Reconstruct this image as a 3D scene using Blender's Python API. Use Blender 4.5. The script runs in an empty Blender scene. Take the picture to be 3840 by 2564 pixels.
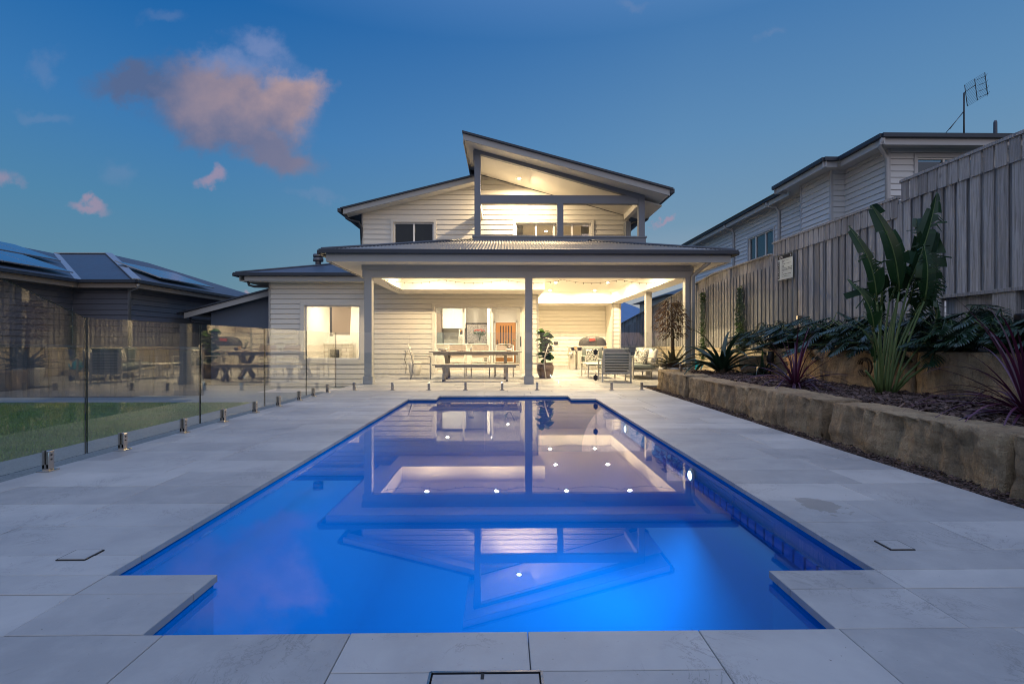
import bpy, bmesh, math, random
from mathutils import Vector, Matrix, noise
import numpy as np
random.seed(7)
R = math.radians
scene = bpy.context.scene

# ---------------- camera ----------------
cam_d = bpy.data.cameras.new("camera")
cam = bpy.data.objects.new("camera", cam_d)
scene.collection.objects.link(cam)
YAW = 0.01494
cam.location = (0, 0, 1.0)
cam.rotation_euler = (R(90), 0, -YAW)
cam_d.sensor_width = 36
cam_d.lens = 36 * 1138 / 2348.5
cam_d.shift_y = 2.0 / 2348.5
cam_d.clip_start = 0.05
cam_d.clip_end = 2000
scene.camera = cam

# ---------------- exposure / engine ----------------
scene.view_settings.view_transform = 'Standard'
scene.view_settings.look = 'None'
scene.view_settings.exposure = 0.36
scene.view_settings.gamma = 1.0
scene.render.engine = 'CYCLES'
cy = scene.cycles
cy.use_denoising = True
cy.max_bounces = 10
cy.transparent_max_bounces = 24
cy.glossy_bounces = 6
cy.diffuse_bounces = 4
cy.sample_clamp_indirect = 6
cy.caustics_reflective = False
cy.caustics_refractive = False
cy.blur_glossy = 0.0
cy.pixel_filter_type = 'BLACKMAN_HARRIS'
cy.filter_width = 1.05

# ---------------- world: dusk sky with clouds ----------------
world = bpy.data.worlds.new("World"); scene.world = world
world.use_nodes = True
wn = world.node_tree.nodes; wl = world.node_tree.links
wn.clear()
def N(t, **k):
    n = wn.new(t)
    for a, b in k.items(): setattr(n, a, b)
    return n
def wmath(op, a, b=None, c=None, clamp=False):
    n = N('ShaderNodeMath', operation=op); n.use_clamp = clamp
    for i, s in enumerate((a, b, c)):
        if s is None: continue
        if isinstance(s, (int, float)): n.inputs[i].default_value = s
        else: wl.new(s, n.inputs[i])
    return n.outputs[0]
def wmix(f, a, b, mode='MIX'):
    n = N('ShaderNodeMix', data_type='RGBA', blend_type=mode)
    for sock, s in ((n.inputs[0], f), (n.inputs[6], a), (n.inputs[7], b)):
        if isinstance(s, (int, float)): sock.default_value = s
        elif isinstance(s, tuple): sock.default_value = (*s, 1)
        else: wl.new(s, sock)
    return n.outputs[2]
def srgb(r, g, b):
    f = lambda c: (c/255/12.92) if c <= 10 else ((c/255+0.055)/1.055)**2.4
    return (f(r), f(g), f(b))
tc = N('ShaderNodeTexCoord')
sep = N('ShaderNodeSeparateXYZ'); wl.new(tc.outputs['Generated'], sep.inputs[0])
X, Y, Z = sep.outputs
def wramp(fac, stops):
    n = N('ShaderNodeValToRGB'); wl.new(fac, n.inputs[0])
    e = n.color_ramp.elements
    while len(e) < len(stops): e.new(0.5)
    for i, (p, c) in enumerate(stops):
        e[i].position = p; e[i].color = (*c, 1)
    return n.outputs[0]
front = wramp(Z, [(0.0, srgb(196,186,176)), (0.10, srgb(150,161,172)), (0.22, srgb(110,144,170)), (0.36, srgb(90,134,174)), (0.52, srgb(66,116,168)), (0.66, srgb(96,136,190)), (0.8, srgb(140,176,246)), (1.0, srgb(156,190,252))])
left = wramp(Z, [(0.0, srgb(104,138,150)), (0.10, srgb(92,132,154)), (0.22, srgb(74,126,162)), (0.36, srgb(54,114,170)), (0.52, srgb(16,92,160)), (0.66, srgb(60,110,175)), (0.8, srgb(140,176,246)), (1.0, srgb(156,190,252))])
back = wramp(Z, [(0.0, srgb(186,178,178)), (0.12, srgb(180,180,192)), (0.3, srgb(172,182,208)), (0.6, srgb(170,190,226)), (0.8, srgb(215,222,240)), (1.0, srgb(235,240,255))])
fl = wmath('MULTIPLY_ADD', X, 1.25, 0.62, clamp=True)      # 0 at left, 1 at centre/right
fsky = wmix(fl, left, front)
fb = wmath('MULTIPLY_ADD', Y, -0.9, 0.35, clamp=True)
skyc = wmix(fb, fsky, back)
# clouds, placed by direction
yc = wmath('MAXIMUM', Y, 0.05)
u = wmath('DIVIDE', X, yc); v = wmath('DIVIDE', Z, yc)
def PU(px): return (px-1157)/1138
def PV(py): return (786-py)/1138
comb = N('ShaderNodeCombineXYZ'); wl.new(u, comb.inputs[0]); wl.new(v, comb.inputs[1])
nz = N('ShaderNodeTexNoise'); nz.inputs['Scale'].default_value = 7; nz.inputs['Detail'].default_value = 7; nz.inputs['Roughness'].default_value = .56
wl.new(comb.outputs[0], nz.inputs['Vector'])
nz2 = N('ShaderNodeTexNoise'); nz2.inputs['Scale'].default_value = 19; nz2.inputs['Detail'].default_value = 6; nz2.inputs['Roughness'].default_value = .6
wl.new(comb.outputs[0], nz2.inputs['Vector'])
nA = wmath('SUBTRACT', nz.outputs[0], 0.5); nB = wmath('SUBTRACT', nz2.outputs[0], 0.5)
sc_ = N('ShaderNodeSeparateColor'); wl.new(nz.outputs['Color'], sc_.inputs[0]); sc2 = N('ShaderNodeSeparateColor'); wl.new(nz2.outputs['Color'], sc2.inputs[0])
uw = wmath('ADD', u, wmath('ADD', wmath('MULTIPLY', wmath('SUBTRACT', sc_.outputs[1], .5), .16), wmath('MULTIPLY', wmath('SUBTRACT', sc2.outputs[1], .5), .05)))
vw = wmath('ADD', v, wmath('ADD', wmath('MULTIPLY', wmath('SUBTRACT', sc_.outputs[2], .5), .14), wmath('MULTIPLY', wmath('SUBTRACT', sc2.outputs[2], .5), .05)))
def blob(px, py, rx, ry, rot=0.0):
    a = wmath('SUBTRACT', uw, PU(px)); b = wmath('SUBTRACT', vw, PV(py))
    c, s = math.cos(rot), math.sin(rot)
    a2 = wmath('ADD', wmath('MULTIPLY', a, c), wmath('MULTIPLY', b, s))
    b2 = wmath('ADD', wmath('MULTIPLY', a, -s), wmath('MULTIPLY', b, c))
    a3 = wmath('DIVIDE', a2, rx/1138); b3 = wmath('DIVIDE', b2, ry/1138)
    d = wmath('SQRT', wmath('ADD', wmath('MULTIPLY', a3, a3), wmath('MULTIPLY', b3, b3)))
    return wmath('SUBTRACT', 1.0, d)
def blobs(lst):
    o = None
    for b in lst:
        x = blob(*b)
        o = x if o is None else wmath('SMOOTH_MAX', o, x, .25)
    return o
def mask(field, na, nb, lo, hi, mx):
    f = wmath('ADD', field, wmath('ADD', wmath('MULTIPLY', nA, na), wmath('MULTIPLY', nB, nb)))
    n = N('ShaderNodeMapRange'); n.interpolation_type = 'SMOOTHSTEP'
    wl.new(f, n.inputs[0]); n.inputs[1].default_value = lo; n.inputs[2].default_value = hi
    n.inputs[3].default_value = 0; n.inputs[4].default_value = mx
    return wmath('MULTIPLY', n.outputs[0], wmath('GREATER_THAN', Y, 0.2))
thin = mask(blobs([(615,110,95,60,-.5),(560,150,130,55),(650,200,90,70)]), .8, .9, .0, .9, .55)
body = mask(blobs([(370,215,125,38,-.1),(520,235,165,72,-.15),(640,235,95,52,.1),(560,320,150,50,-.3),(640,355,90,34,-.2)]), .7, .6, -.5, .36, .93)
small = mask(blobs([(5,418,58,32),(212,476,62,18,-.12),(490,413,40,22),(1522,500,34,8,.1),(552,672,45,10,-.1)]), .5, .5, .0, .8, .7)
grey = mask(blobs([(750,455,75,18,-.2),(300,408,65,38),(118,165,45,38),(110,265,95,22,-.25),(1775,80,55,14,.4),(1455,8,50,18),(380,60,70,26)]), .8, .6, .0, .9, .2)
def lin(a, b, c, d):      # ramp of a*u + b*v + noise
    return wmath('ADD', wmath('ADD', wmath('MULTIPLY', u, a), wmath('MULTIPLY', v, b)), wmath('ADD', wmath('MULTIPLY', nA, d), c), clamp=True)
tl = lin(3.2, 0, 2.25, 1.2)            # 0 at the dark tail, 1 at the lit right side
td = lin(0, 8.0, -3.1, 2.8)           # lower part dusky
tl = wmath('MULTIPLY', tl, wmath('MULTIPLY_ADD', td, .7, .3))
bodyc = wmix(tl, srgb(82,98,134), srgb(176,148,146))
c1 = wmix(grey, skyc, srgb(128,140,172))
c2 = wmix(thin, c1, srgb(132,144,184))
c4 = wmix(body, c2, bodyc)
c5 = wmix(small, c4, srgb(160,138,158))
sky = N('ShaderNodeTexSky', sky_type='NISHITA')
sky.sun_disc = False; sky.sun_elevation = R(1.0); sky.sun_rotation = R(165); sky.air_density = 1.2; sky.dust_density = 1.0; sky.ozone_density = 3
bg1 = N('ShaderNodeBackground'); 
up = N('ShaderNodeMapRange'); wl.new(Z, up.inputs[0]); up.inputs[1].default_value = .62; up.inputs[2].default_value = .85; up.inputs[3].default_value = 1; up.inputs[4].default_value = 1.5  # overhead sky brightened, out of view, added to light the paving
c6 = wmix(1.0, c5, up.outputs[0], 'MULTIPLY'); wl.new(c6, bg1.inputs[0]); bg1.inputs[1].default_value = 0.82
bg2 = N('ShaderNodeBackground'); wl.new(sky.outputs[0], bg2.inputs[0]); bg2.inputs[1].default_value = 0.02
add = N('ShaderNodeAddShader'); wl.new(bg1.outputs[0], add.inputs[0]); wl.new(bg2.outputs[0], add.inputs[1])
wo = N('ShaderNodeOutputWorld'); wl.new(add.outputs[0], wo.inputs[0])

# last glow of the sun, low behind the camera
sd = bpy.data.lights.new("sun", 'SUN'); sd.energy = 0.12; sd.angle = R(12); sd.color = (1, .8, .7)
so = bpy.data.objects.new("sun", sd); scene.collection.objects.link(so)
so.rotation_euler = (R(78), 0, R(15))

# ---------------- helpers ----------------
ORG = {}
def setp(o, label=None, cat=None, group=None, kind=None):
    if label: o['label'] = label
    if cat: o['category'] = cat
    if group: o['group'] = group
    if kind: o['kind'] = kind
    return o
def empty(name, loc=(0,0,0), label=None, cat=None, group=None):
    o = bpy.data.objects.new(name, None); scene.collection.objects.link(o)
    o.location = loc; o.empty_display_size = .1
    ORG[o.name] = Vector(loc)
    return setp(o, label, cat, group)
class MB:
    def __init__(s): s.v = []; s.f = []; s.m = []; s.mi = 0; s.smooth = set(); s.sm = False
    def add(s, vs, fs):
        b = len(s.v); s.v += [tuple(p) for p in vs]
        for f in fs:
            if s.sm: s.smooth.add(len(s.f))
            s.f.append([b+i for i in f]); s.m.append(s.mi)
        return s
    def box(s, x0, x1, y0, y1, z0, z1):
        return s.add([(x0,y0,z0),(x1,y0,z0),(x1,y1,z0),(x0,y1,z0),(x0,y0,z1),(x1,y0,z1),(x1,y1,z1),(x0,y1,z1)],
            [(0,3,2,1),(4,5,6,7),(0,1,5,4),(1,2,6,5),(2,3,7,6),(3,0,4,7)])
    def obox(s, M, sx, sy, sz):
        vs = [M @ Vector((a*sx/2, b*sy/2, c*sz/2)) for c in (-1,1) for a, b in ((-1,-1),(1,-1),(1,1),(-1,1))]
        return s.add(vs, [(0,3,2,1),(4,5,6,7),(0,1,5,4),(1,2,6,5),(2,3,7,6),(3,0,4,7)])
    def bar(s, p0, p1, w, h, up=(0,0,1)):
        p0 = Vector(p0); p1 = Vector(p1); d = (p1-p0); L = d.length; d.normalize()
        upv = Vector(up); x = d.cross(upv)
        if x.length < 1e-3: x = d.cross(Vector((1,0,0)))
        x.normalize(); z = x.cross(d).normalized()
        M = Matrix((x, d, z)).transposed().to_4x4(); M.translation = (p0+p1)/2
        return s.obox(M, w, L, h)
    def tube(s, pts, r, n=8, caps=True):
        pts = [Vector(p) for p in pts]; rs = r if isinstance(r, (list, tuple)) else [r]*len(pts)
        vs = []; prev = None
        for i, p in enumerate(pts):
            d = (pts[min(i+1, len(pts)-1)] - pts[max(i-1, 0)]).normalized()
            if prev is None:
                a = d.cross(Vector((0,0,1)))
                if a.length < 1e-3: a = Vector((1,0,0))
            else: a = prev - d*prev.dot(d)
            a.normalize(); prev = a; b = d.cross(a)
            for k in range(n):
                t = 2*math.pi*k/n
                vs.append(p + (a*math.cos(t)+b*math.sin(t))*rs[i])
        fs = []
        for i in range(len(pts)-1):
            for k in range(n):
                k2 = (k+1) % n
                fs.append((i*n+k, i*n+k2, (i+1)*n+k2, (i+1)*n+k))
        if caps: fs += [tuple(range(n))[::-1], tuple((len(pts)-1)*n+k for k in range(n))]
        sm = s.sm; s.sm = True; s.add(vs, fs); s.sm = sm
        return s
    def lathe(s, prof, c, n=28):
        c = Vector(c); vs = []; fs = []
        for r, z in prof:
            for k in range(n):
                t = 2*math.pi*k/n; vs.append(c + Vector((r*math.cos(t), r*math.sin(t), z)))
        for i in range(len(prof)-1):
            for k in range(n):
                k2 = (k+1) % n
                fs.append((i*n+k, i*n+k2, (i+1)*n+k2, (i+1)*n+k))
        fs += [tuple(range(n))[::-1], tuple((len(prof)-1)*n+k for k in range(n))]
        sm = s.sm; s.sm = True; s.add(vs, fs); s.sm = sm
        return s
    def ext(s, poly, vec):          # poly: 3-D points of one face, extruded along vec
        n = len(poly); a = [Vector(p) for p in poly]; b = [p+Vector(vec) for p in a]
        return s.add(a+b, [tuple(range(n))[::-1], tuple(range(n, 2*n))] + [(i, (i+1)%n, n+(i+1)%n, n+i) for i in range(n)])
    def build(s, name, mat, parent=None, label=None, cat=None, group=None, kind=None, bevel=0, fixn=False):
        org = ORG.get(parent.name, Vector((0,0,0))) if parent else Vector((0,0,0))
        me = bpy.data.meshes.new(name)
        me.from_pydata([(x-org.x, y-org.y, z-org.z) for x, y, z in s.v], [], s.f)
        mats = mat if isinstance(mat, (list, tuple)) else [mat]
        for m in mats: me.materials.append(m)
        me.polygons.foreach_set('material_index', s.m)
        if s.smooth: me.polygons.foreach_set('use_smooth', [i in s.smooth for i in range(len(s.f))])
        me.update()
        if fixn:
            bm = bmesh.new(); bm.from_mesh(me); bmesh.ops.recalc_face_normals(bm, faces=bm.faces); bm.to_mesh(me); bm.free()
        o = bpy.data.objects.new(name, me); scene.collection.objects.link(o)
        if parent: o.parent = parent
        ORG[o.name] = org
        if bevel:
            b = o.modifiers.new('bevel', 'BEVEL'); b.width = bevel; b.segments = 2; b.limit_method = 'ANGLE'; b.angle_limit = R(50)
        return setp(o, label, cat, group, kind)
def copy_tree(o, parent=None):
    c = o.copy(); scene.collection.objects.link(c); c.parent = parent
    for ch in list(o.children): copy_tree(ch, c)
    return c

# ---------------- materials ----------------
MATS = {}
class Mt:
    def __init__(s, name):
        s.m = bpy.data.materials.new(name); s.m.use_nodes = True
        s.t = s.m.node_tree; s.n = s.t.nodes; s.l = s.t.links; s.n.clear()
        s.out = s.n.new('ShaderNodeOutputMaterial')
    def N(s, t, **k):
        n = s.n.new(t)
        for a, b in k.items(): setattr(n, a, b)
        return n
    def put(s, sock, v):
        if isinstance(v, (int, float)): sock.default_value = v
        elif isinstance(v, tuple): sock.default_value = (*v, 1) if len(sock.default_value) == 4 else v
        else: s.l.new(v, sock)
    def math(s, op, a, b=None, c=None, clamp=False):
        n = s.N('ShaderNodeMath', operation=op); n.use_clamp = clamp
        for i, q in enumerate((a, b, c)):
            if q is not None: s.put(n.inputs[i], q)
        return n.outputs[0]
    def mix(s, f, a, b, mode='MIX'):
        n = s.N('ShaderNodeMix', data_type='RGBA', blend_type=mode)
        s.put(n.inputs[0], f); s.put(n.inputs[6], a); s.put(n.inputs[7], b)
        return n.outputs[2]
    def noise(s, scale, detail=4, rough=.55, vec=None, dist=0):
        n = s.N('ShaderNodeTexNoise'); n.inputs['Scale'].default_value = scale; n.inputs['Detail'].default_value = detail
        n.inputs['Roughness'].default_value = rough; n.inputs['Distortion'].default_value = dist
        if vec is None: vec = s.pos()
        s.l.new(vec, n.inputs['Vector']); return n.outputs[0]
    def pos(s, scale=None):
        if not hasattr(s, '_p'): s._p = s.N('ShaderNodeNewGeometry').outputs['Position']
        if scale is None: return s._p
        n = s.N('ShaderNodeMapping'); n.inputs['Scale'].default_value = scale
        s.l.new(s._p, n.inputs[0]); return n.outputs[0]
    def ramp(s, f, stops):
        n = s.N('ShaderNodeValToRGB'); s.put(n.inputs[0], f); e = n.color_ramp.elements
        while len(e) < len(stops): e.new(.5)
        for i, (p, c) in enumerate(stops):
            e[i].position = p; e[i].color = (*c, 1) if isinstance(c, tuple) else (c, c, c, 1)
        return n.outputs[0]
    def bump(s, h, strength=.3, dist=.01):
        n = s.N('ShaderNodeBump'); n.inputs['Strength'].default_value = strength; n.inputs['Distance'].default_value = dist
        s.l.new(h, n.inputs['Height']); return n.outputs[0]
    def bsdf(s, col, rough=.6, metal=0, spec=.5, normal=None, **k):
        n = s.N('ShaderNodeBsdfPrincipled')
        s.put(n.inputs['Base Color'], col); s.put(n.inputs['Roughness'], rough); s.put(n.inputs['Metallic'], metal)
        n.inputs['Specular IOR Level'].default_value = spec
        if normal is not None: s.l.new(normal, n.inputs['Normal'])
        for a, b in k.items(): s.put(n.inputs[a.replace('_', ' ')], b)
        s.l.new(n.outputs[0], s.out.inputs[0]); return n
def simple(name, col, rough=.6, var=.12, scale=3, metal=0, spec=.5, bstr=.12, bscale=60, stretch=None):
    m = Mt(name); p = m.pos(stretch) if stretch else m.pos()
    n = m.noise(scale, 5, .6, p)
    lo = tuple(c*(1-var) for c in col); hi = tuple(min(1, c*(1+var)) for c in col)
    c = m.mix(n, lo, hi)
    rr = m.math('MULTIPLY_ADD', m.noise(scale*4, 3), .2, rough-.1)
    nb = m.bump(m.noise(bscale, 4, .6, p), bstr, .004) if bstr else None
    m.bsdf(c, rr, metal, spec, nb); return m.m
def glassmat(name, tint=(1,1,1), ior=1.5, bump=0, rough=0.0):
    m = Mt(name)
    g = m.N('ShaderNodeNewGeometry')
    io = m.math('MULTIPLY_ADD', g.outputs['Backfacing'], (1/ior-ior), ior)
    fr = m.N('ShaderNodeFresnel'); m.l.new(io, fr.inputs['IOR'])
    t = m.N('ShaderNodeBsdfTransparent'); t.inputs[0].default_value = (*tint, 1)
    gl = m.N('ShaderNodeBsdfGlossy'); gl.inputs['Roughness'].default_value = rough
    if bump:
        b = m.bump(m.noise(1.3, 3, .5), bump, .02)
        m.l.new(b, gl.inputs['Normal']); m.l.new(b, fr.inputs['Normal'])
    mx = m.N('ShaderNodeMixShader')
    m.l.new(fr.outputs[0], mx.inputs[0]); m.l.new(t.outputs[0], mx.inputs[1]); m.l.new(gl.outputs[0], mx.inputs[2])
    m.l.new(mx.outputs[0], m.out.inputs[0]); return m.m
def emis(name, col, st):
    m = Mt(name); e = m.N('ShaderNodeEmission'); e.inputs[0].default_value = (*col, 1); e.inputs[1].default_value = st
    m.l.new(e.outputs[0], m.out.inputs[0]); return m.m

M = {}
M['board'] = simple('painted weatherboard', (.68,.65,.58), .55, .05, 1.5, bstr=.05)
M['trim'] = simple('painted trim', (.36,.355,.34), .5, .05, 2, bstr=.04)
M['trimgrey'] = simple('grey painted beam', (.17,.19,.225), .5, .05, 2, bstr=.04)
M['white'] = simple('white window frame', (.78,.77,.74), .4, .04, 2, bstr=.03)
M['ceil'] = simple('ceiling paint', (.72,.69,.63), .7, .03, 2, bstr=.03)
M['gutter'] = simple('dark gutter steel', (.022,.030,.045), .5, .1, 3, bstr=.03)
M['roofdark'] = simple('dark roof sheet', (.055,.065,.085), .42, .12, 1.2, metal=.25, bstr=.03)
M['corr'] = simple('corrugated roof sheet', (.30,.28,.25), .42, .12, 1.5, metal=.35, bstr=.03)
M['bluewall'] = simple('blue grey cladding', (.10,.13,.18), .6, .05, 2, bstr=.04)
M['floorin'] = simple('interior floor', (.5,.42,.32), .4, .1, 3)
M['wallin'] = simple('interior wall', (.82,.79,.73), .7, .03, 2, bstr=.02)
M['joinery'] = simple('white joinery', (.85,.84,.8), .35, .02, 2, bstr=0)
M['splash'] = simple('grey splashback', (.45,.44,.38), .3, .06, 2, bstr=0)
M['steel'] = simple('brushed steel', (.5,.48,.45), .28, .1, 5, metal=.9, bstr=.03)
M['black'] = simple('black plastic', (.012,.012,.014), .4, .2, 5, bstr=.02)
M['darkfab'] = simple('dark upholstery', (.035,.035,.04), .9, .2, 30, bstr=.3)
M['orangewood'] = simple('orange timber door', (.55,.24,.05), .45, .18, 6, bstr=.05, stretch=(6,6,.6))
M['oak'] = simple('oak timber', (.42,.27,.13), .5, .2, 5, bstr=.08, stretch=(1,8,8))
M['greytimber'] = simple('grey weathered timber', (.34,.29,.23), .65, .22, 5, bstr=.15, stretch=(1,10,10))
M['whitemetal'] = simple('cream powder coat', (.50,.475,.43), .4, .04, 4, bstr=0)
M['sling'] = simple('beige sling fabric', (.27,.22,.18), .8, .1, 40, bstr=.2)
M['cushgrey'] = simple('grey green cushion', (.17,.20,.19), .9, .12, 25, bstr=.3)
M['potwhite'] = simple('white glazed pot', (.70,.67,.6), .35, .05, 6, bstr=.03)
M['potbrown'] = simple('brown glazed pot', (.16,.10,.055), .4, .25, 8, bstr=.08)
M['soil'] = simple('potting soil', (.03,.02,.015), .95, .4, 30, bstr=.6)
M['blueplastic'] = simple('turquoise plastic', (.0,.35,.55), .35, .05, 6, bstr=0)
M['stainless'] = simple('stainless steel', (.42,.40,.38), .22, .1, 10, metal=1, bstr=.02)
M['bark'] = simple('bark stem', (.07,.045,.025), .85, .3, 12, bstr=.4)
M['pinkflower'] = simple('pink petals', (.75,.16,.14), .6, .2, 30, bstr=.1)
M['flue'] = simple('flue steel', (.13,.14,.16), .35, .1, 5, metal=.5, bstr=.02)
M['hatch'] = simple('hatch shadow gap', (.012,.012,.012), .8, .2, 5, bstr=0)
M['lid'] = simple('stone hatch lid', (.40,.40,.40), .65, .1, 6, bstr=.15)
M['bbqcover'] = simple('vinyl barbecue cover', (.02,.02,.018), .5, .2, 10, bstr=.2)
M['redfab'] = simple('red cover badge', (.35,.05,.03), .6, .1, 10, bstr=0)
M['glass'] = glassmat('window glass', (.97,.98,.97))
M['fglass'] = glassmat('fence glass', (.975,.99,.98), 1.8)
M['gedge'] = simple('dark green glass edge', (.008,.018,.016), .25, .05, 3, bstr=0)
M['darkglass'] = simple('dark window glass', (.006,.010,.014), .08, .05, 3, bstr=0)
M['lamp'] = emis('downlight lens', (1,.86,.62), 120)
M['poollamp'] = emis('pool lamp lens', (.75,.9,1), 6)
M['redglow'] = emis('red lit grille', (1,.10,.04), 1.1)
# paving stone: one tone per paver, veins, pits and a dried splash
m = Mt('limestone paving')
geo = m.N('ShaderNodeNewGeometry')
rnd = geo.outputs['Random Per Island']
big = m.noise(1.1, 5, .6, dist=.4); mid = m.noise(6, 6, .65); fine = m.noise(70, 4, .6)
c = m.mix(rnd, (.265,.262,.258), (.41,.40,.385))
c = m.mix(m.math('MULTIPLY', m.ramp(big, [(.35,0.0),(.7,1.0)]), .6), c, (.165,.17,.18))
c = m.mix(m.math('MULTIPLY', m.ramp(mid, [(.45,0.0),(.75,1.0)]), .4), c, (.40,.395,.385))
veins = m.ramp(m.noise(3.2, 9, .72, dist=1.6), [(.485,0.0),(.5,1.0),(.515,0.0)])
gate = m.ramp(m.noise(2.2, 3), [(.50,0.0),(.62,1.0)])
c = m.mix(m.math('MULTIPLY', m.math('MULTIPLY', veins, gate), .5), c, (.09,.085,.08))
pits = m.ramp(m.noise(48, 3, .5), [(.70,0.0),(.76,1.0)])
c = m.mix(m.math('MULTIPLY', pits, .8), c, (.12,.11,.10))
sp = m.N('ShaderNodeSeparateXYZ'); m.l.new(m.pos(), sp.inputs[0])
dx = m.math('DIVIDE', m.math('SUBTRACT', sp.outputs[0], 1.95), .17); dy = m.math('DIVIDE', m.math('SUBTRACT', sp.outputs[1], 3.02), .17)
e = m.math('ADD', m.math('SUBTRACT', 1.0, m.math('SQRT', m.math('ADD', m.math('MULTIPLY', dx, dx), m.math('MULTIPLY', dy, dy)))), m.math('MULTIPLY', m.math('SUBTRACT', m.noise(9, 5, .6), .5), 2.6))
st = m.ramp(e, [(.16,0.0),(.24,1.0)])
c = m.mix(m.math('MULTIPLY', st, .55), c, (.16,.14,.115))
rough = m.math('MULTIPLY_ADD', mid, .25, .45)
hh = m.math('ADD', m.math('MULTIPLY', fine, .35), m.math('SUBTRACT', mid, pits))
m.bsdf(c, rough, spec=.4, normal=m.bump(hh, .22, .006)); M['pave'] = m.m

m = Mt('grout'); m.bsdf(m.mix(m.noise(20), (.10,.10,.10), (.17,.165,.155)), .9); M['grout'] = m.m
m = Mt('exposed aggregate')
vo = m.N('ShaderNodeTexVoronoi'); vo.inputs['Scale'].default_value = 95; m.l.new(m.pos(), vo.inputs[0])
c = m.mix(vo.outputs['Color'], (.09,.11,.115), (.26,.29,.29)); c = m.mix(.5, c, m.mix(vo.outputs['Distance'], (.12,.135,.135), (.04,.05,.05)))
m.bsdf(c, .75, normal=m.bump(vo.outputs['Distance'], .5, .004)); M['aggregate'] = m.m
m = Mt('pool shell blue')
c = m.mix(m.noise(.8, 3), (.0,.125,.40), (.0,.145,.44))
m.bsdf(c, 1.0, spec=0.0); M['pool'] = m.m
M['water'] = glassmat('pool water', (.72,.90,1.0), 1.9, bump=.0002)
# sandstone
m = Mt('split sandstone')
big = m.noise(1.6, 6, .65, dist=.6); mid = m.noise(9, 6, .7); fine = m.noise(60, 5, .65)
strat = m.noise(5, 5, .6, m.pos((1,1,5)), dist=.5)
c = m.mix(m.ramp(big, [(.35,0.0),(.65,1.0)]), (.27,.195,.125), (.46,.35,.22))
c = m.mix(m.math('MULTIPLY', m.ramp(strat, [(.5,0.0),(.7,1.0)]), .5), c, (.26,.16,.085))
c = m.mix(m.math('MULTIPLY', m.ramp(mid, [(.3,1.0),(.5,0.0)]), .6), c, (.09,.075,.06))
hh = m.math('ADD', m.math('MULTIPLY', mid, 1.0), m.math('MULTIPLY', fine, .45))
hh = m.math('ADD', hh, m.math('MULTIPLY', m.noise(7, 7, .7, m.pos((2.5,2.5,.5)), dist=.8), 1.2))
m.bsdf(c, .9, spec=.2, normal=m.bump(hh, 1.0, .05)); M['stone'] = m.m
m = Mt('pale concrete block')
br = m.N('ShaderNodeTexBrick'); br.inputs['Scale'].default_value = 1; br.inputs['Brick Width'].default_value = .6; br.inputs['Row Height'].default_value = .25; br.inputs['Mortar Size'].default_value = .012
br.inputs['Color1'].default_value = (.42,.36,.26,1); br.inputs['Color2'].default_value = (.36,.31,.22,1); br.inputs['Mortar'].default_value = (.15,.12,.09,1)
mp = m.N('ShaderNodeMapping'); mp.inputs['Rotation'].default_value = (R(90),0,R(90)); m.l.new(m.pos(), mp.inputs[0])
sx = m.N('ShaderNodeSeparateXYZ'); m.l.new(m.pos(), sx.inputs[0]); cb = m.N('ShaderNodeCombineXYZ'); m.l.new(sx.outputs[1], cb.inputs[0]); m.l.new(sx.outputs[2], cb.inputs[1]); m.l.new(cb.outputs[0], br.inputs[0])
m.bsdf(br.outputs[0], .9, normal=m.bump(m.noise(30), .2, .01)); M['block'] = m.m
# weathered palings
m = Mt('weathered paling')
geo = m.N('ShaderNodeNewGeometry'); rnd = geo.outputs['Random Per Island']
grain = m.noise(3, 7, .7, m.pos((14,14,.55)), dist=.8); knots = m.noise(5, 3, .5, m.pos((1,1,.5)))
c = m.mix(rnd, (.25,.247,.25), (.45,.445,.445))
c = m.mix(m.math('MULTIPLY', m.ramp(grain, [(.35,1.0),(.62,0.0)]), .75), c, (.12,.11,.105))
c = m.mix(m.math('MULTIPLY', m.ramp(knots, [(.70,0.0),(.76,1.0)]), .7), c, (.05,.04,.035))
m.bsdf(c, .85, spec=.25, normal=m.bump(grain, .45, .006)); M['paling'] = m.m
m = Mt('dark fence colour steel'); m.bsdf(m.mix(m.noise(2), (.05,.065,.085), (.07,.085,.10)), .5); M['colorbond'] = m.m
m = Mt('grass blade'); geo = m.N('ShaderNodeNewGeometry')
c = m.mix(geo.outputs['Random Per Island'], (.075,.17,.04), (.17,.27,.07)); c = m.mix(m.math('MULTIPLY', m.ramp(m.noise(1.3,4),[(.4,0.0),(.7,1.0)]), .5), c, (.16,.18,.06))
m.bsdf(c, .7, spec=.25); M['grass'] = m.m
m = Mt('soil and thatch'); m.bsdf(m.mix(m.noise(18,5), (.03,.05,.015), (.06,.08,.03)), .95); M['lawnsoil'] = m.m
m = Mt('bark mulch'); geo = m.N('ShaderNodeNewGeometry')
m.bsdf(m.mix(geo.outputs['Random Per Island'], (.025,.016,.014), (.13,.085,.075)), .85, spec=.3); M['mulch'] = m.m
m = Mt('dark garden soil'); m.bsdf(m.mix(m.noise(25,5), (.018,.013,.011), (.05,.035,.03)), .95, normal=m.bump(m.noise(40,4), .8, .02)); M['gsoil'] = m.m
m = Mt('far ground'); m.bsdf(m.mix(m.noise(.6,5), (.06,.07,.05), (.12,.11,.09)), .95); M['ground'] = m.m
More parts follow.
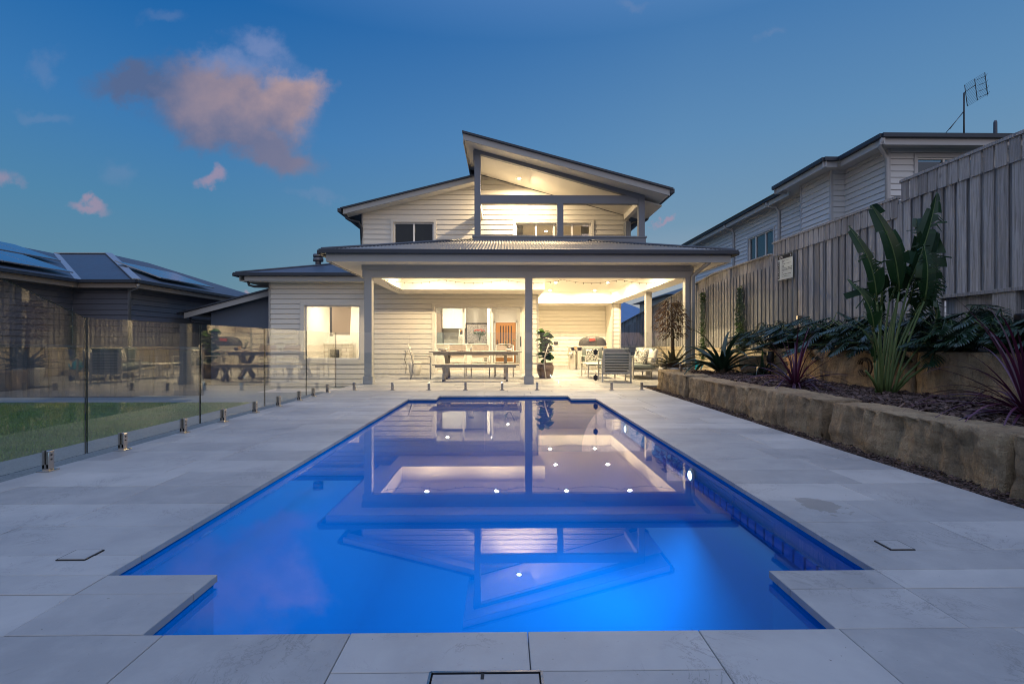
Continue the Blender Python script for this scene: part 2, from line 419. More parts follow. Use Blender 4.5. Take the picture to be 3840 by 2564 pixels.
def leafmat(name, a, b, rough=.4, spec=.5, tr=.15):
    m = Mt(name); geo = m.N('ShaderNodeNewGeometry')
    c = m.mix(geo.outputs['Random Per Island'], a, b); c = m.mix(m.math('MULTIPLY', m.noise(9,4), .4), c, tuple(x*.5 for x in a))
    p = m.bsdf(c, rough, spec=spec)
    t = m.N('ShaderNodeBsdfTranslucent'); m.put(t.inputs[0], c); mx = m.N('ShaderNodeMixShader'); mx.inputs[0].default_value = tr
    m.l.new(p.outputs[0], mx.inputs[1]); m.l.new(t.outputs[0], mx.inputs[2]); m.l.new(mx.outputs[0], m.out.inputs[0]); return m.m
M['leaf_strel'] = leafmat('bird of paradise leaf', (.008,.034,.012), (.016,.055,.016), .35, .3, .08)
M['petiole'] = leafmat('green petiole', (.07,.13,.035), (.13,.18,.07), .5, .3, .05)
M['leaf_phil'] = leafmat('split leaf philodendron', (.007,.028,.014), (.018,.05,.022), .35, .45, .06)
M['leaf_dark'] = leafmat('dark strap leaf', (.012,.035,.020), (.025,.06,.03), .35)
M['leaf_purple'] = leafmat('burgundy flax leaf', (.035,.008,.025), (.11,.018,.055), .38, .4, .08)
M['leaf_fig'] = leafmat('fiddle fig leaf', (.02,.07,.015), (.05,.12,.02), .35)
M['leaf_vine'] = leafmat('vine leaf', (.04,.09,.02), (.10,.16,.04), .5)
M['leaf_brom'] = leafmat('bronze bromeliad leaf', (.05,.045,.025), (.10,.085,.04), .35)
M['leaf_yell'] = leafmat('yellowing leaf', (.20,.20,.04), (.26,.22,.06), .5)
M['flowerspike'] = leafmat('brown flower spike', (.10,.05,.025), (.20,.11,.05), .6)
# patterned cushion
m = Mt('leaf print cushion'); w = m.noise(14, 2, .5, dist=2.5)
m.bsdf(m.ramp(w, [(.47,(.05,.055,.055)),(.52,(.62,.60,.55))]), .9, spec=.2, normal=m.bump(m.noise(90), .15, .003)); M['print'] = m.m
m = Mt('whitewashed brick')
br = m.N('ShaderNodeTexBrick'); br.inputs['Scale'].default_value = 1; br.inputs['Brick Width'].default_value = .35; br.inputs['Row Height'].default_value = .16; br.inputs['Mortar Size'].default_value = .01
br.inputs['Color1'].default_value = (.75,.72,.66,1); br.inputs['Color2'].default_value = (.6,.56,.5,1); br.inputs['Mortar'].default_value = (.3,.27,.22,1)
sx = m.N('ShaderNodeSeparateXYZ'); m.l.new(m.pos(), sx.inputs[0]); cb = m.N('ShaderNodeCombineXYZ'); m.l.new(sx.outputs[0], cb.inputs[0]); m.l.new(sx.outputs[2], cb.inputs[1]); m.l.new(cb.outputs[0], br.inputs[0])
m.bsdf(br.outputs[0], .8, normal=m.bump(m.noise(25), .3, .01)); M['wbrick'] = m.m
m = Mt('solar cell glass')
wv = m.N('ShaderNodeTexBrick'); 
m.bsdf(m.mix(m.noise(1), (.02,.07,.17), (.03,.10,.24)), .12, spec=.8); M['solar'] = m.m
M['silver'] = simple('aluminium panel frame', (.35,.36,.38), .4, .05, 4, metal=.6, bstr=0)
M['navywall'] = simple('charcoal weatherboard', (.11,.118,.145), .6, .06, 2, bstr=.04)
M['nbboard'] = simple('pale grey weatherboard', (.64,.64,.64), .6, .05, 1.5, bstr=.05)
M['nbtrim'] = simple('pale grey trim', (.48,.48,.49), .5, .05, 2, bstr=.03)
M['browntrim'] = simple('beige fascia', (.24,.20,.165), .6, .05, 2, bstr=.03)
M['curtain'] = simple('linen curtain', (.5,.46,.40), .9, .1, 8, bstr=.1, stretch=(20,20,.5))
M['tinlight'] = simple('string light cable', (.04,.035,.03), .6, .1, 5, bstr=0)
M['sky_glass'] = glassmat('reflecting house glass', (.5,.55,.6), 1.9)
# ================= GROUND, PAVING, POOL =================
PXL, PXR, PXI0, PXI1 = -1.71, 1.635, -1.24, 1.16      # pool sides, notch sides
PY0, PY1, PY2, PY3 = 1.72, 2.165, 8.86, 9.36
COPE = .03; WL = -.045
def pool_x(y):          # x-range of the water at y
    if y < PY0 or y > PY3: return None
    if y < PY1: return (PXI0, PXI1)
    if y > PY2: return (-1.22, 1.19)
    return (PXL, PXR)
def sheet(name, mat, x0, x1, y0, y1, z, hole=None, kind='structure', th=.05):
    mb = MB(); mb.box(x0, x1, y0, y1, z-th, z); return mb.build(name, mat, kind=kind)
mb = MB()
for a in ((-300,-5,-60,500),(5,300,-60,500),(-5,5,-60,.5),(-5,5,10.6,500)): mb.box(*a, -.8, -.62)
mb.build('ground', M['ground'], kind='structure')
DX0, DX1 = -3.62, 3.14
def bed(mb, x0, x1, y0, y1):
    mb.box(x0, x1, y0, y1, -.30, -.036)
mb = MB()
# grout bed built round the pool (no faces across the water)
bed(mb, DX0, DX1, -2.5, PY0-.02); bed(mb, DX0, PXL-.02, PY0-.02, PY3+.02); bed(mb, PXR+.02, DX1, PY0-.02, PY3+.02)
bed(mb, PXL-.02, PXI0-.02, PY0-.02, PY1-.02); bed(mb, PXI1+.02, PXR+.02, PY0-.02, PY1-.02)
bed(mb, PXL-.02, -1.24, PY2+.02, PY3+.02); bed(mb, 1.21, PXR+.02, PY2+.02, PY3+.02)
bed(mb, DX0, DX1, PY3+.02, 11.6); bed(mb, DX0, 6.35, 11.6, 27)
mb.build('paving_bed', M['grout'], kind='structure')
rows = [-2.4, -1.6, -.8, .0, .62, 1.19]
ys = [PY0]
ys += [2.0, 2.165, 2.367]
y = 2.367
while y < 8.5: y += .379; ys.append(round(y, 4))
ys = [q for q in ys if q < 8.75] + [PY2, 9.11, PY3]
y = PY3
while y < 23: y += .379; ys.append(round(y, 4))
ally = rows + ys
random.seed(3)
pv = MB(); G = .0014
def paver(x0, x1, y0, y1):
    if x1-x0 < .02: return
    dz = random.uniform(-.0012, .0012); b = .0022
    zt, zb = dz, -COPE
    xa, xb, ya, yb = x0+G, x1-G, y0+G, y1-G
    pv.add([(xa,ya,zb),(xb,ya,zb),(xb,yb,zb),(xa,yb,zb),(xa,ya,zt-b),(xb,ya,zt-b),(xb,yb,zt-b),(xa,yb,zt-b),
            (xa+b,ya+b,zt),(xb-b,ya+b,zt),(xb-b,yb-b,zt),(xa+b,yb-b,zt)],
        [(0,1,5,4),(1,2,6,5),(2,3,7,6),(3,0,4,7),(4,5,9,8),(5,6,10,9),(6,7,11,10),(7,4,8,11),(8,9,10,11)])
def span(x0, x1, y0, y1, L, first=None):
    if x1 <= x0: return
    x = x0; w = first if first else L*random.choice((.35, .5, .65, .8, 1))
    while x < x1-1e-6:
        nx = min(x1, x+w)
        if x1-nx < .12: nx = x1
        paver(x, nx, y0, y1); x = nx; w = L
HX0, HX1, HY0, HY1 = -.225, .112, 1.15, 1.511           # skimmer lid opening
for y0, y1 in zip(ally[:-1], ally[1:]):
    ym = (y0+y1)/2; pr = pool_x(ym); xr = DX1 if ym < 11.6 else 6.3
    if y1 <= PY0+.001 and y0 > 1.0:            # nearest row: 0.6 m pavers, cut for the lid
        xs = [-3.62, -3.01, -2.4, -1.8, -1.17, -.53, .08, .675, 1.17, 1.78, 2.39, 3.0, 3.14]
        for a, b in zip(xs[:-1], xs[1:]):
            if b <= HX0 or a >= HX1: paver(a, b, y0, y1)
            else:
                paver(a, b, HY1, y1)
                if a < HX0: paver(a, HX0, y0, HY1)
                if b > HX1: paver(HX1, b, y0, HY1)
        continue
    if pr is None: span(DX0, xr, y0, y1, .92); continue
    # left: built outwards from the pool edge, so the coping joint lines up
    L = .92
    def left_from(xe):
        x = xe; w = L*random.choice((.55, .8, 1)); 
        while x > DX0+1e-6:
            nx = max(DX0, x-w)
            if nx-DX0 < .12: nx = DX0
            paver(nx, x, y0, y1); x = nx; w = L
    if ym < PY1 or ym > PY2:
        e0 = PXL if ym < PY1 else -1.71
        paver(-1.71, pr[0], y0, y1); left_from(-1.71)
        paver(pr[1], 1.635, y0, y1); span(1.635, xr, y0, y1, L)
    else:
        left_from(pr[0]); span(pr[1], xr, y0, y1, L, L*random.choice((.55,.8,1)))
pv.build('paving', M['pave'], kind='structure')
# pool shell
def pool_poly(o=0.0):
    a = -o
    return [(PXI0+a, PY0+a), (PXI1-a, PY0+a), (PXI1-a, PY1+a), (PXR-a, PY1+a), (PXR-a, PY2-a), (1.19-a, PY2-a), (1.19-a, PY3-a),
            (-1.22+a, PY3-a), (-1.22+a, PY2-a), (PXL+a, PY2-a), (PXL+a, PY1+a), (PXI0+a, PY1+a)]
P = pool_poly(.012); mb = MB()
n = len(P); D = -1.25
def ring(z, q): return [(x, y, z) for x, y in q]
prof = [(-.031, .012), (-.26, .012), (-.285, -.015)] + [(-.285+(D+.285)*math.sin(R(a)), -.015-.55*(1-math.cos(R(a)))) for a in (12,24,36,48,60,70,80,90)]
vs = []
for z, o in prof: vs += ring(z, pool_poly(o))
fs = []
for i in range(len(prof)-1):
    for k in range(n):
        k2 = (k+1) % n; fs.append((i*n+k, i*n+k2, (i+1)*n+k2, (i+1)*n+k))
fs.append(tuple((len(prof)-1)*n+k for k in range(n)))
mb.sm = True; mb.add(vs, fs)
pool = empty('swimming_pool', (0, 5.5, -1.15), 'blue fibreglass swimming pool sunk in the pale stone paving', 'swimming pool')
mb.build('pool_shell', M['pool'], pool)
# moulded ribs along the right wall, under the waterline
mb = MB()
for k in range(26):
    y = 2.35 + k*.105
    mb.box(PXR-.015, PXR+.004, y, y+.085, -.235, -.16)
mb.build('wall_rib', M['pool'], pool, kind=None)
q = pool_poly(.012); mb = MB(); mb.add(ring(WL, q), [tuple(range(n))])
mb.build('pool_water', M['water'], kind='structure')
def pool_light(y, z, lab, power):
    t = empty('pool_light', (PXR-.02, y, z), lab, 'pool light', 'underwater pool lights')
    mb = MB()
    prof = [(.06, 0), (.06, .012), (.05, .02)]
    # lathe about X
    def lx(prof, n=24):
        vs = []; fs = []
        for r, d in prof:
            for k in range(n):
                a = 2*math.pi*k/n; vs.append((PXR-.005-d, y+r*math.cos(a), z+r*math.sin(a)))
        for i in range(len(prof)-1):
            for k in range(n):
                k2 = (k+1)%n; fs.append((i*n+k, i*n+k2, (i+1)*n+k2, (i+1)*n+k))
        fs.append(tuple((len(prof)-1)*n+k for k in range(n))); return vs, fs
    mb.add(*lx(prof)); mb.build('bezel', M['silver'], t)
    mb = MB(); mb.add(*lx([(.04, .0205), (.03, .028), (.01, .032)])); mb.build('lens', M['poollamp'], t)
    ld = bpy.data.lights.new('pool_lamp', 'AREA'); ld.shape = 'DISK'; ld.size = .12; ld.energy = power; ld.color = (.4,.75,1)
    ld.spread = R(175)
    lo = bpy.data.objects.new('pool_lamp', ld); scene.collection.objects.link(lo); lo.parent = t
    lo.location = (-.045, 0, 0); lo.rotation_euler = (0, R(90)+R(0), 0); lo.rotation_euler = (R(0), R(84), R(0))
pool_light(4.29, -.15, 'nearer round underwater light on the right pool wall', 75)
pool_light(6.6, -.15, 'farther round underwater light on the right pool wall', 6)
# lids in the paving
def outline(name, pts, w, z, lab, cat):
    t = empty(name, (pts[0][0], pts[0][1], 0), lab, cat)
    mb = MB()
    for i in range(4):
        a = Vector((*pts[i], z)); b = Vector((*pts[(i+1)%4], z)); mb.bar(a, b, w, .006)
    mb.build('frame', M['hatch'], t)
    mb = MB(); c = sum((Vector((*p, 0)) for p in pts), Vector())/4
    q = [c+(Vector((*p, 0))-c)*.93 for p in pts]
    mb.ext([(p.x, p.y, z-.001) for p in q], (0,0,.006)); mb.build('lid', M['pave'], t)
outline('drain_cover', [(-2.06,2.31),(-1.93,2.31),(-1.93,2.42),(-2.06,2.42)], .006, .0015, 'small square inspection lid in the paving left of the pool', 'drain cover')
outline('drain_cover', [(1.865,2.365),(1.98,2.365),(1.98,2.475),(1.865,2.475)], .006, .0015, 'small square inspection lid in the paving right of the pool', 'drain cover')
t = empty('skimmer_lid', (-.05, 1.3, 0), 'stone infilled skimmer lid with a metal rim at the front pool edge', 'skimmer lid')
mb = MB()
for a, b in (((HX0,HY1),(HX1,HY1)),((HX0,HY0),(HX0,HY1)),((HX1,HY0),(HX1,HY1)),((HX0,HY0),(HX1,HY0))):
    s = 1
    mb.bar((a[0],a[1],-.004), (b[0],b[1],-.004), .007, .012)
mb.build('rim', M['stainless'], t)
mb = MB(); i = .0085; mb.box(HX0+i, HX1-i, HY0+i, HY1-i, -.03, -.001); mb.build('lid', M['pave'], t, bevel=.001)
mb = MB(); cx = (HX0+HX1)/2-.01; mb.box(cx-.005, cx+.005, HY1-.032, HY1-.007, -.001, .0008); mb.build('finger_slot', M['hatch'], t)

# left: aggregate strip, lawn, path
sheet('aggregate_strip', M['aggregate'], -4.36, DX0-.01, -2, 10.6, -.03)
sheet('lawn_base', M['lawnsoil'], -16, -4.365, -2, 8.75, -.05, th=.3)
sheet('path', M['aggregate'], -16, -4.365, 8.76, 9.6, -.04)
sheet('path', M['pave'], -5.6, DX0-.01, 10.61, 12.2, -.12, th=.3)
sheet('path', M['aggregate'], -7.2, -4.365, 9.61, 10.6, -.05, th=.3)
sheet('path', M['aggregate'], -12, DX0-.01, 12.21, 16.5, -.40)
rng = np.random.default_rng(4)
def grass(n, x0, x1, y0, y1, h0, h1):
    # denser near the viewer
    x = rng.uniform(x0, x1, n); y = y0 + (y1-y0)*rng.uniform(0, 1, n)**1.1; a = rng.uniform(0, 6.283, n); h = rng.uniform(h0, h1, n); w = rng.uniform(.003, .006, n)
    lx = rng.normal(0, .012, n); ly = rng.normal(0, .012, n)
    v = np.zeros((n, 3, 3)); c = np.cos(a)*w; s = np.sin(a)*w
    v[:,0] = np.stack([x-c, y-s, np.full(n, -.052)], 1); v[:,1] = np.stack([x+c, y+s, np.full(n, -.052)], 1); v[:,2] = np.stack([x+lx, y+ly, -.05+h], 1)
    me = bpy.data.meshes.new('lawn_grass'); me.vertices.add(n*3); me.loops.add(n*3); me.polygons.add(n)
    me.vertices.foreach_set('co', v.reshape(-1)); me.loops.foreach_set('vertex_index', np.arange(n*3)); me.polygons.foreach_set('loop_start', np.arange(n)*3)
    me.update(calc_edges=True); me.materials.append(M['grass'])
    o = bpy.data.objects.new('lawn_grass', me); scene.collection.objects.link(o); o['kind'] = 'stuff'
grass(150000, -10.5, -4.37, 3.6, 8.75, .014, .032)

# ================= RIGHT GARDEN =================
def rock(name, x0, x1, y0, y1, z0, z1, seed, lab, group='sandstone blocks', amp=.05, cat='stone block', res=.035, taper_far=0):
    nx, ny, nz = [max(3, int(d/res)) for d in (x1-x0, y1-y0, z1-z0)]
    bm = bmesh.new()
    def grid(f, na, nb):
        vv = [[bm.verts.new(f(i/na, j/nb)) for j in range(nb+1)] for i in range(na+1)]
        for i in range(na):
            for j in range(nb): bm.faces.new((vv[i][j], vv[i+1][j], vv[i+1][j+1], vv[i][j+1]))
    L = lambda a, b, t: a+(b-a)*t
    grid(lambda a, b: (L(x0,x1,a), y0, L(z0,z1,b)), nx, nz); grid(lambda a, b: (L(x0,x1,a), y1, L(z0,z1,b)), nx, nz)
    grid(lambda a, b: (x0, L(y0,y1,a), L(z0,z1,b)), ny, nz); grid(lambda a, b: (x1, L(y0,y1,a), L(z0,z1,b)), ny, nz)
    grid(lambda a, b: (L(x0,x1,a), L(y0,y1,b), z1), nx, ny); grid(lambda a, b: (L(x0,x1,a), L(y0,y1,b), z0), nx, ny)
    bmesh.ops.remove_doubles(bm, verts=bm.verts, dist=1e-4)
    c = Vector(((x0+x1)/2, (y0+y1)/2, (z0+z1)/2)); hx, hy, hz = (x1-x0)/2, (y1-y0)/2, (z1-z0)/2
    sv = Vector((seed*7.3, seed*3.1, seed*1.7))
    for vtx in bm.verts:
        p = vtx.co.copy(); l = p-c
        ex, ey, ez = abs(l.x)/hx, abs(l.y)/hy, abs(l.z)/hz
        # round the arrises
        e = sorted((hx-abs(l.x), hy-abs(l.y), hz-abs(l.z)))
        rr = .016
        if e[1] < rr:
            k = (rr-e[1])/rr*.5*rr
            p -= Vector((math.copysign(k if hx-abs(l.x) < rr else 0, l.x), math.copysign(k if hy-abs(l.y) < rr else 0, l.y), math.copysign(k if hz-abs(l.z) < rr else 0, l.z)))
        q = p+sv
        d = noise.noise(q*1.6)*1.1 + noise.noise(q*4.3)*.6 + abs(noise.noise(Vector((q.x*3,q.y*7,q.z*2.2))))*-1.3 + noise.noise(q*13)*.4 + min(.9, 2.2*(lambda w: w[1]-w[0])(noise.voronoi(Vector((q.x*2.4,q.y*1.5,q.z*2.6)))[0]))*.45-.2
        if ez > .999 and vtx.co.z > c.z: p.z += d*amp*.28
        elif ex > .999: p.x += math.copysign(1, l.x)*d*amp + (.0)
        else: p.y += math.copysign(1, l.y)*d*amp*.25
        # batter: bottom slightly out on the face to the pool
        p.x -= (1-(vtx.co.z-z0)/(z1-z0))*.03
        if taper_far and vtx.co.y > c.y: p.x += taper_far*((vtx.co.y-c.y)/hy)**3
        vtx.co = p
    bmesh.ops.recalc_face_normals(bm, faces=bm.faces)
    me = bpy.data.meshes.new(name); bm.to_mesh(me); bm.free(); me.materials.append(M['stone'])
    for p in me.polygons: p.use_smooth = True
    o = bpy.data.objects.new(name, me); scene.collection.objects.link(o); ORG[o.name] = Vector()
    return setp(o, lab, cat, group)
rock('sandstone_block', 3.35, 3.85, .9, 3.25, -.15, .40, 1, 'nearest sandstone block of the low front wall, cut off by the right frame edge')
rock('sandstone_block', 3.42, 3.84, 3.31, 5.15, -.15, .385, 2, 'long sandstone block below the spiky purple flax at the right frame edge')
rock('sandstone_block', 3.36, 3.83, 5.23, 6.83, -.15, .40, 3, 'sandstone block of the low front wall in front of the tall bird of paradise')
rock('sandstone_block', 3.42, 3.86, 6.90, 9.17, -.15, .37, 4, 'sandstone block of the low front wall between the purple flax and the end block')
rock('sandstone_block', 3.37, 3.95, 9.24, 11.25, -.15, .395, 5, 'end sandstone block of the low wall, warmly lit beside the white bromeliad pot', taper_far=.12)
ub = [(2.0, 4.6, 'upper tier sandstone block at the right frame edge behind the dark flax'), (4.63, 6.2, 'upper tier sandstone block directly behind the base of the bird of paradise'),
      (6.23, 8.0, 'upper tier sandstone block with a dried curl of leaf hanging on its face'), (8.03, 10.0, 'farthest upper tier sandstone block behind the left purple flax')]
for i, (a, b, lab) in enumerate(ub):
    rock('sandstone_block', 5.2, 5.6, a, b, .25, .885+.01*(i%2), 10+i, lab, 'upper tier sandstone blocks', amp=.03)
rock('sandstone_block', 4.95, 5.55, 10.35, 11.0, -.1, .72, 21, 'upright warm lit sandstone boulder at the far end of the garden bed', 'sandstone blocks', amp=.06)
# soil and mulch
def soil(name, x0, x1, y0, y1, z, amp, step=.09):
    nx = int((x1-x0)/step); ny = int((y1-y0)/step); mb = MB(); mb.sm = True
    vs = [(x0+(x1-x0)*i/nx, y0+(y1-y0)*j/ny, z+noise.noise(Vector((i*.35,j*.35,z*9)))*amp) for j in range(ny+1) for i in range(nx+1)]
    fs = [(j*(nx+1)+i, j*(nx+1)+i+1, (j+1)*(nx+1)+i+1, (j+1)*(nx+1)+i) for j in range(ny) for i in range(nx)]
    mb.add(vs, fs); mb.build(name, M['gsoil'], kind='structure')
soil('garden_soil', 3.6, 5.4, .5, 11.1, .345, .03)
soil('garden_soil', 5.4, 6.4, .5, 11.4, .84, .04)
sheet('garden_soil', M['gsoil'], DX1+.005, 3.55, -2, 11.3, -.035)
def chips(name, n, x0, x1, y0, y1, z, s0, s1, pw=1.0):
    mb = MB()
    for i in range(n):
        x = random.uniform(x0, x1); y = y0+(y1-y0)*random.random()**pw; s = random.uniform(s0, s1)
        Mx = Matrix.Translation((x, y, z+random.uniform(0,.03)+noise.noise(Vector((x*3,y*3,0)))*.02)) @ Matrix.Rotation(random.uniform(0,6.28),4,'Z') @ Matrix.Rotation(random.gauss(0,.45),4,'X') @ Matrix.Rotation(random.gauss(0,.3),4,'Y')
        mb.obox(Mx, s, s*random.uniform(.25,.5), s*.12)
    return mb.build(name, M['mulch'], kind='stuff')
chips('bark_mulch', 9000, 3.86, 5.2, 2.0, 11.0, .35, .03, .09)
chips('bark_mulch', 3500, DX1+.01, 3.42, 2.2, 11.3, -.03, .015, .04)
sheet('side_path', M['gsoil'], 3.15, 6.35, 11.3, 11.59, -.04)

# ---- retaining wall and boundary fence on the right, plane x = 6.4 ----
FX = 6.4
fence = empty('timber_paling_fence', (FX, 6, 0), 'tall grey timber paling fence stepping down along the right boundary', 'fence')
random.seed(11)
def topz(y):
    if y < 7.93: return 3.60
    if y < 11.75: return 3.37
    if y < 15: return 3.13
    return max(1.9, 3.13-(y-15)*.088)
pl = MB()
def botz(y): return 1.62 if y < 7.2 else (.84 if y < 11.5 else .86)
# lapped palings: back row with gaps, front row covering
def palings(y0, y1, dz, x, w, lap, ztop=None, zbot=None):
    y = y0
    while y < y1:
        t = (ztop or topz(y))+dz; b = zbot if zbot is not None else botz(y)
        j = random.uniform(-.004,.004)
        pl.box(x+j, x+.016+j, y, y+w, b, t+random.uniform(-.006,.006)); y += lap
palings(.6, 30, -.30, FX+.030, .13, .19)
palings(.70, 30, -.30, FX-.003, .135, .19)
for a, b in ((.6, 7.90), (7.95, 11.72)):       # shorter row lapped over the top of the two near bays
    y = a
    while y < b-.1:
        z = topz(y); pl.box(FX-.028+random.uniform(-.002,.002), FX-.010, y, y+.14, z-.34, z-.03); y += .17
palings(11.8, 30, -.02, FX+.034, .20, .21)
pl.build('palings', M['paling'], fence)
mb = MB()
for a, b in ((.6, 7.9), (7.95, 11.72)):
    z = topz(a+.1); mb.box(FX-.045, FX+.05, a, b, z-.03, z+.012)
mb.bar((FX, 11.8, 3.125), (FX, 15, 3.125), .07, .03); mb.bar((FX, 15, 3.125), (FX, 29, 1.9), .07, .03)
mb.build('cap_rail', M['paling'], fence)
for y in (1.0, 3.4, 5.6, 7.92, 9.9, 11.76, 14.0, 16.5, 19, 21.5, 24, 26.5):
    mb = MB(); mb.box(FX-.022, FX+.09, y-.05, y+.05, botz(y)-.5, topz(y)-.05 if y > 11.7 else topz(y)-.36); mb.build('post', M['paling'], fence)
rw = empty('sleeper_retaining_wall', (6.4, 4, .8), 'grey horizontal timber sleeper wall under the fence at the right edge', 'retaining wall')
mb = MB()
for k, z in enumerate((.72, .95, 1.18, 1.41)): mb.box(FX+.0, FX+.08, .6, 7.1, z, z+.222)
mb.build('sleeper', M['paling'], rw, bevel=.006)
mb = MB(); mb.box(FX-.09, FX+.05, .6, 7.2, 1.64, 1.69); mb.box(FX-.10, FX-.02, 7.1, 7.2, .8, 1.64); mb.box(FX-.07, FX-.003, 6.05, 6.35, .8, 1.64)
mb.build('capping', M['paling'], rw, bevel=.004)
mb = MB(); mb.box(6.28, 6.38, 11.4, 29, -.1, .86); mb.build('concrete_block_wall', M['block'], label='low pale block retaining wall under the far timber fence', cat='retaining wall')
# ================= HOUSE =================
def clip(poly, ax, val, keep_ge):
    out = []
    for i in range(len(poly)):
        a, b = poly[i], poly[(i+1)%len(poly)]
        ia = (a[ax] >= val-1e-9) if keep_ge else (a[ax] <= val+1e-9); ib = (b[ax] >= val-1e-9) if keep_ge else (b[ax] <= val+1e-9)
        if ia: out.append(a)
        if ia != ib:
            t = (val-a[ax])/(b[ax]-a[ax]); out.append((a[0]+(b[0]-a[0])*t, a[1]+(b[1]-a[1])*t))
    return out
def boards(mb, poly, holes, fm, h=.162, z0=0.0, lip=.024):
    zmin = min(p[1] for p in poly); zmax = max(p[1] for p in poly)
    k = math.floor((zmin-z0)/h)
    while z0+k*h < zmax:
        zb = z0+k*h; zt = zb+h; k += 1
        cuts = sorted({zb, zt-.012, zt} | {z for hh in holes for z in (hh[2], hh[3]) if zb < z < zt})
        for a, b in zip(cuts[:-1], cuts[1:]):
            s = clip(clip(poly, 1, a, True), 1, b, False)
            if len(s) < 3: continue
            pieces = [s]; mid = (a+b)/2
            for hh in holes:
                if hh[2]-1e-6 <= mid <= hh[3]+1e-6:
                    pieces = [q for p in pieces for q in (clip(p, 0, hh[0], False), clip(p, 0, hh[1], True)) if len(q) > 2]
            off = (lambda z: -.014) if a > zt-.0125 else (lambda z: lip*(1-(z-zb)/h)+.004)
            for p in pieces:
                if max(q[0] for q in p)-min(q[0] for q in p) < 1e-4: continue
                mb.add([fm(u, z, off(z)) for u, z in p], [tuple(range(len(p)))])
                if abs(b-(zt-.012)) < 1e-6:
                    us = [q[0] for q in p if abs(q[1]-b) < 1e-5]
                    if len(us) >= 2:
                        u0, u1 = min(us), max(us)
                        mb.add([fm(u0,b,off(b)), fm(u1,b,off(b)), fm(u1,b,-.014), fm(u0,b,-.014)], [(0,1,2,3)])
                if abs(a-zb) < 1e-6:
                    us = [q[0] for q in p if abs(q[1]-a) < 1e-5]
                    if len(us) >= 2:
                        u0, u1 = min(us), max(us)
                        mb.add([fm(u0,a,off(a)), fm(u1,a,off(a)), fm(u1,a,-.014), fm(u0,a,-.014)], [(0,1,2,3)])
fy = lambda y: (lambda u, z, o: (u, y-o, z))
fxm = lambda x: (lambda u, z, o: (x-o, u, z))
fxp = lambda x: (lambda u, z, o: (x+o, u, z))
house = empty('house', (0, 16.3, 0), 'two storey white weatherboard house with a lit verandah and skillion roofs', 'house')
YW = 16.25
def part(name, mat, f=None, bevel=0, parent=house, **k):
    mb = MB(); f(mb); return mb.build(name, mat, parent, bevel=bevel, **k)
def backing(mb, poly, holes, y, th=.12):
    # solid wall core behind the boards, pieces round the openings
    xs = sorted({p[0] for p in poly} | {q for h in holes for q in (h[0], h[1])})
    for x0, x1 in zip(xs[:-1], xs[1:]):
        m = (x0+x1)/2; s = clip(clip(poly, 0, x0, True), 0, x1, False)
        hs = sorted([h for h in holes if h[0] < m < h[1]], key=lambda h: h[2]); lo = -99
        for h in hs + [None]:
            hi = h[2] if h else 99
            p = clip(clip(s, 1, lo, True), 1, hi, False)
            if len(p) > 2: mb.ext([(u, y, z) for u, z in p], (0, th, 0))
            if h: lo = h[3]
# --- lower main wall (living room and kitchen), slider and big window ---
WIN = (-6.50, -4.70, .46, 2.22)       # window opening
SLD = (-2.28, .55, .03, 2.17)         # sliding door opening
lowp = [(-7.6,-.6), (1.05,-.6), (1.05,3.0), (-7.6,3.0)]
wl_ = part('wall', M['board'], lambda b: (boards(b, lowp, [WIN, SLD], fy(YW), z0=.005), backing(b, lowp, [WIN, SLD], YW+.018)))
part('corner_trim', M['trim'], lambda b: b.box(-7.66, -7.6, YW-.03, YW+.1, -.6, 2.95)); part('corner_trim', M['trim'], lambda b: b.box(1.05, 1.11, YW-.03, YW+.15, 0, 2.6))
part('wall', M['board'], lambda b: (boards(b, [(YW,0),(21.4,0),(21.4,3.0),(YW,3.0)], [], fxp(1.05), z0=.005), b.box(.93, 1.030, YW+.13, 21.4, 0, 3.0)))
part('wall', M['board'], lambda b: b.box(-7.6, -7.48, YW+.13, 22, -.6, 3.0))
# right alfresco back wall and the jog
part('wall', M['board'], lambda b: (boards(b, [(1.05,0),(4.36,0),(4.36,3.0),(1.05,3.0)], [], fy(21.4), z0=.005), b.box(1.0, 4.9, 21.418, 21.5, 0, 3.0)))
part('wall', M['board'], lambda b: (boards(b, [(4.39,0),(4.64,0),(4.64,3.0),(4.39,3.0)], [], fy(20.0), z0=.005), b.box(4.37, 4.66, 20.018, 21.39, 0, 3.0)))
part('corner_trim', M['trim'], lambda b: b.box(4.34, 4.39, 19.96, 20.1, 0, 2.6)); part('corner_trim', M['trim'], lambda b: b.box(4.64, 4.70, 19.96, 20.1, 0, 2.6))
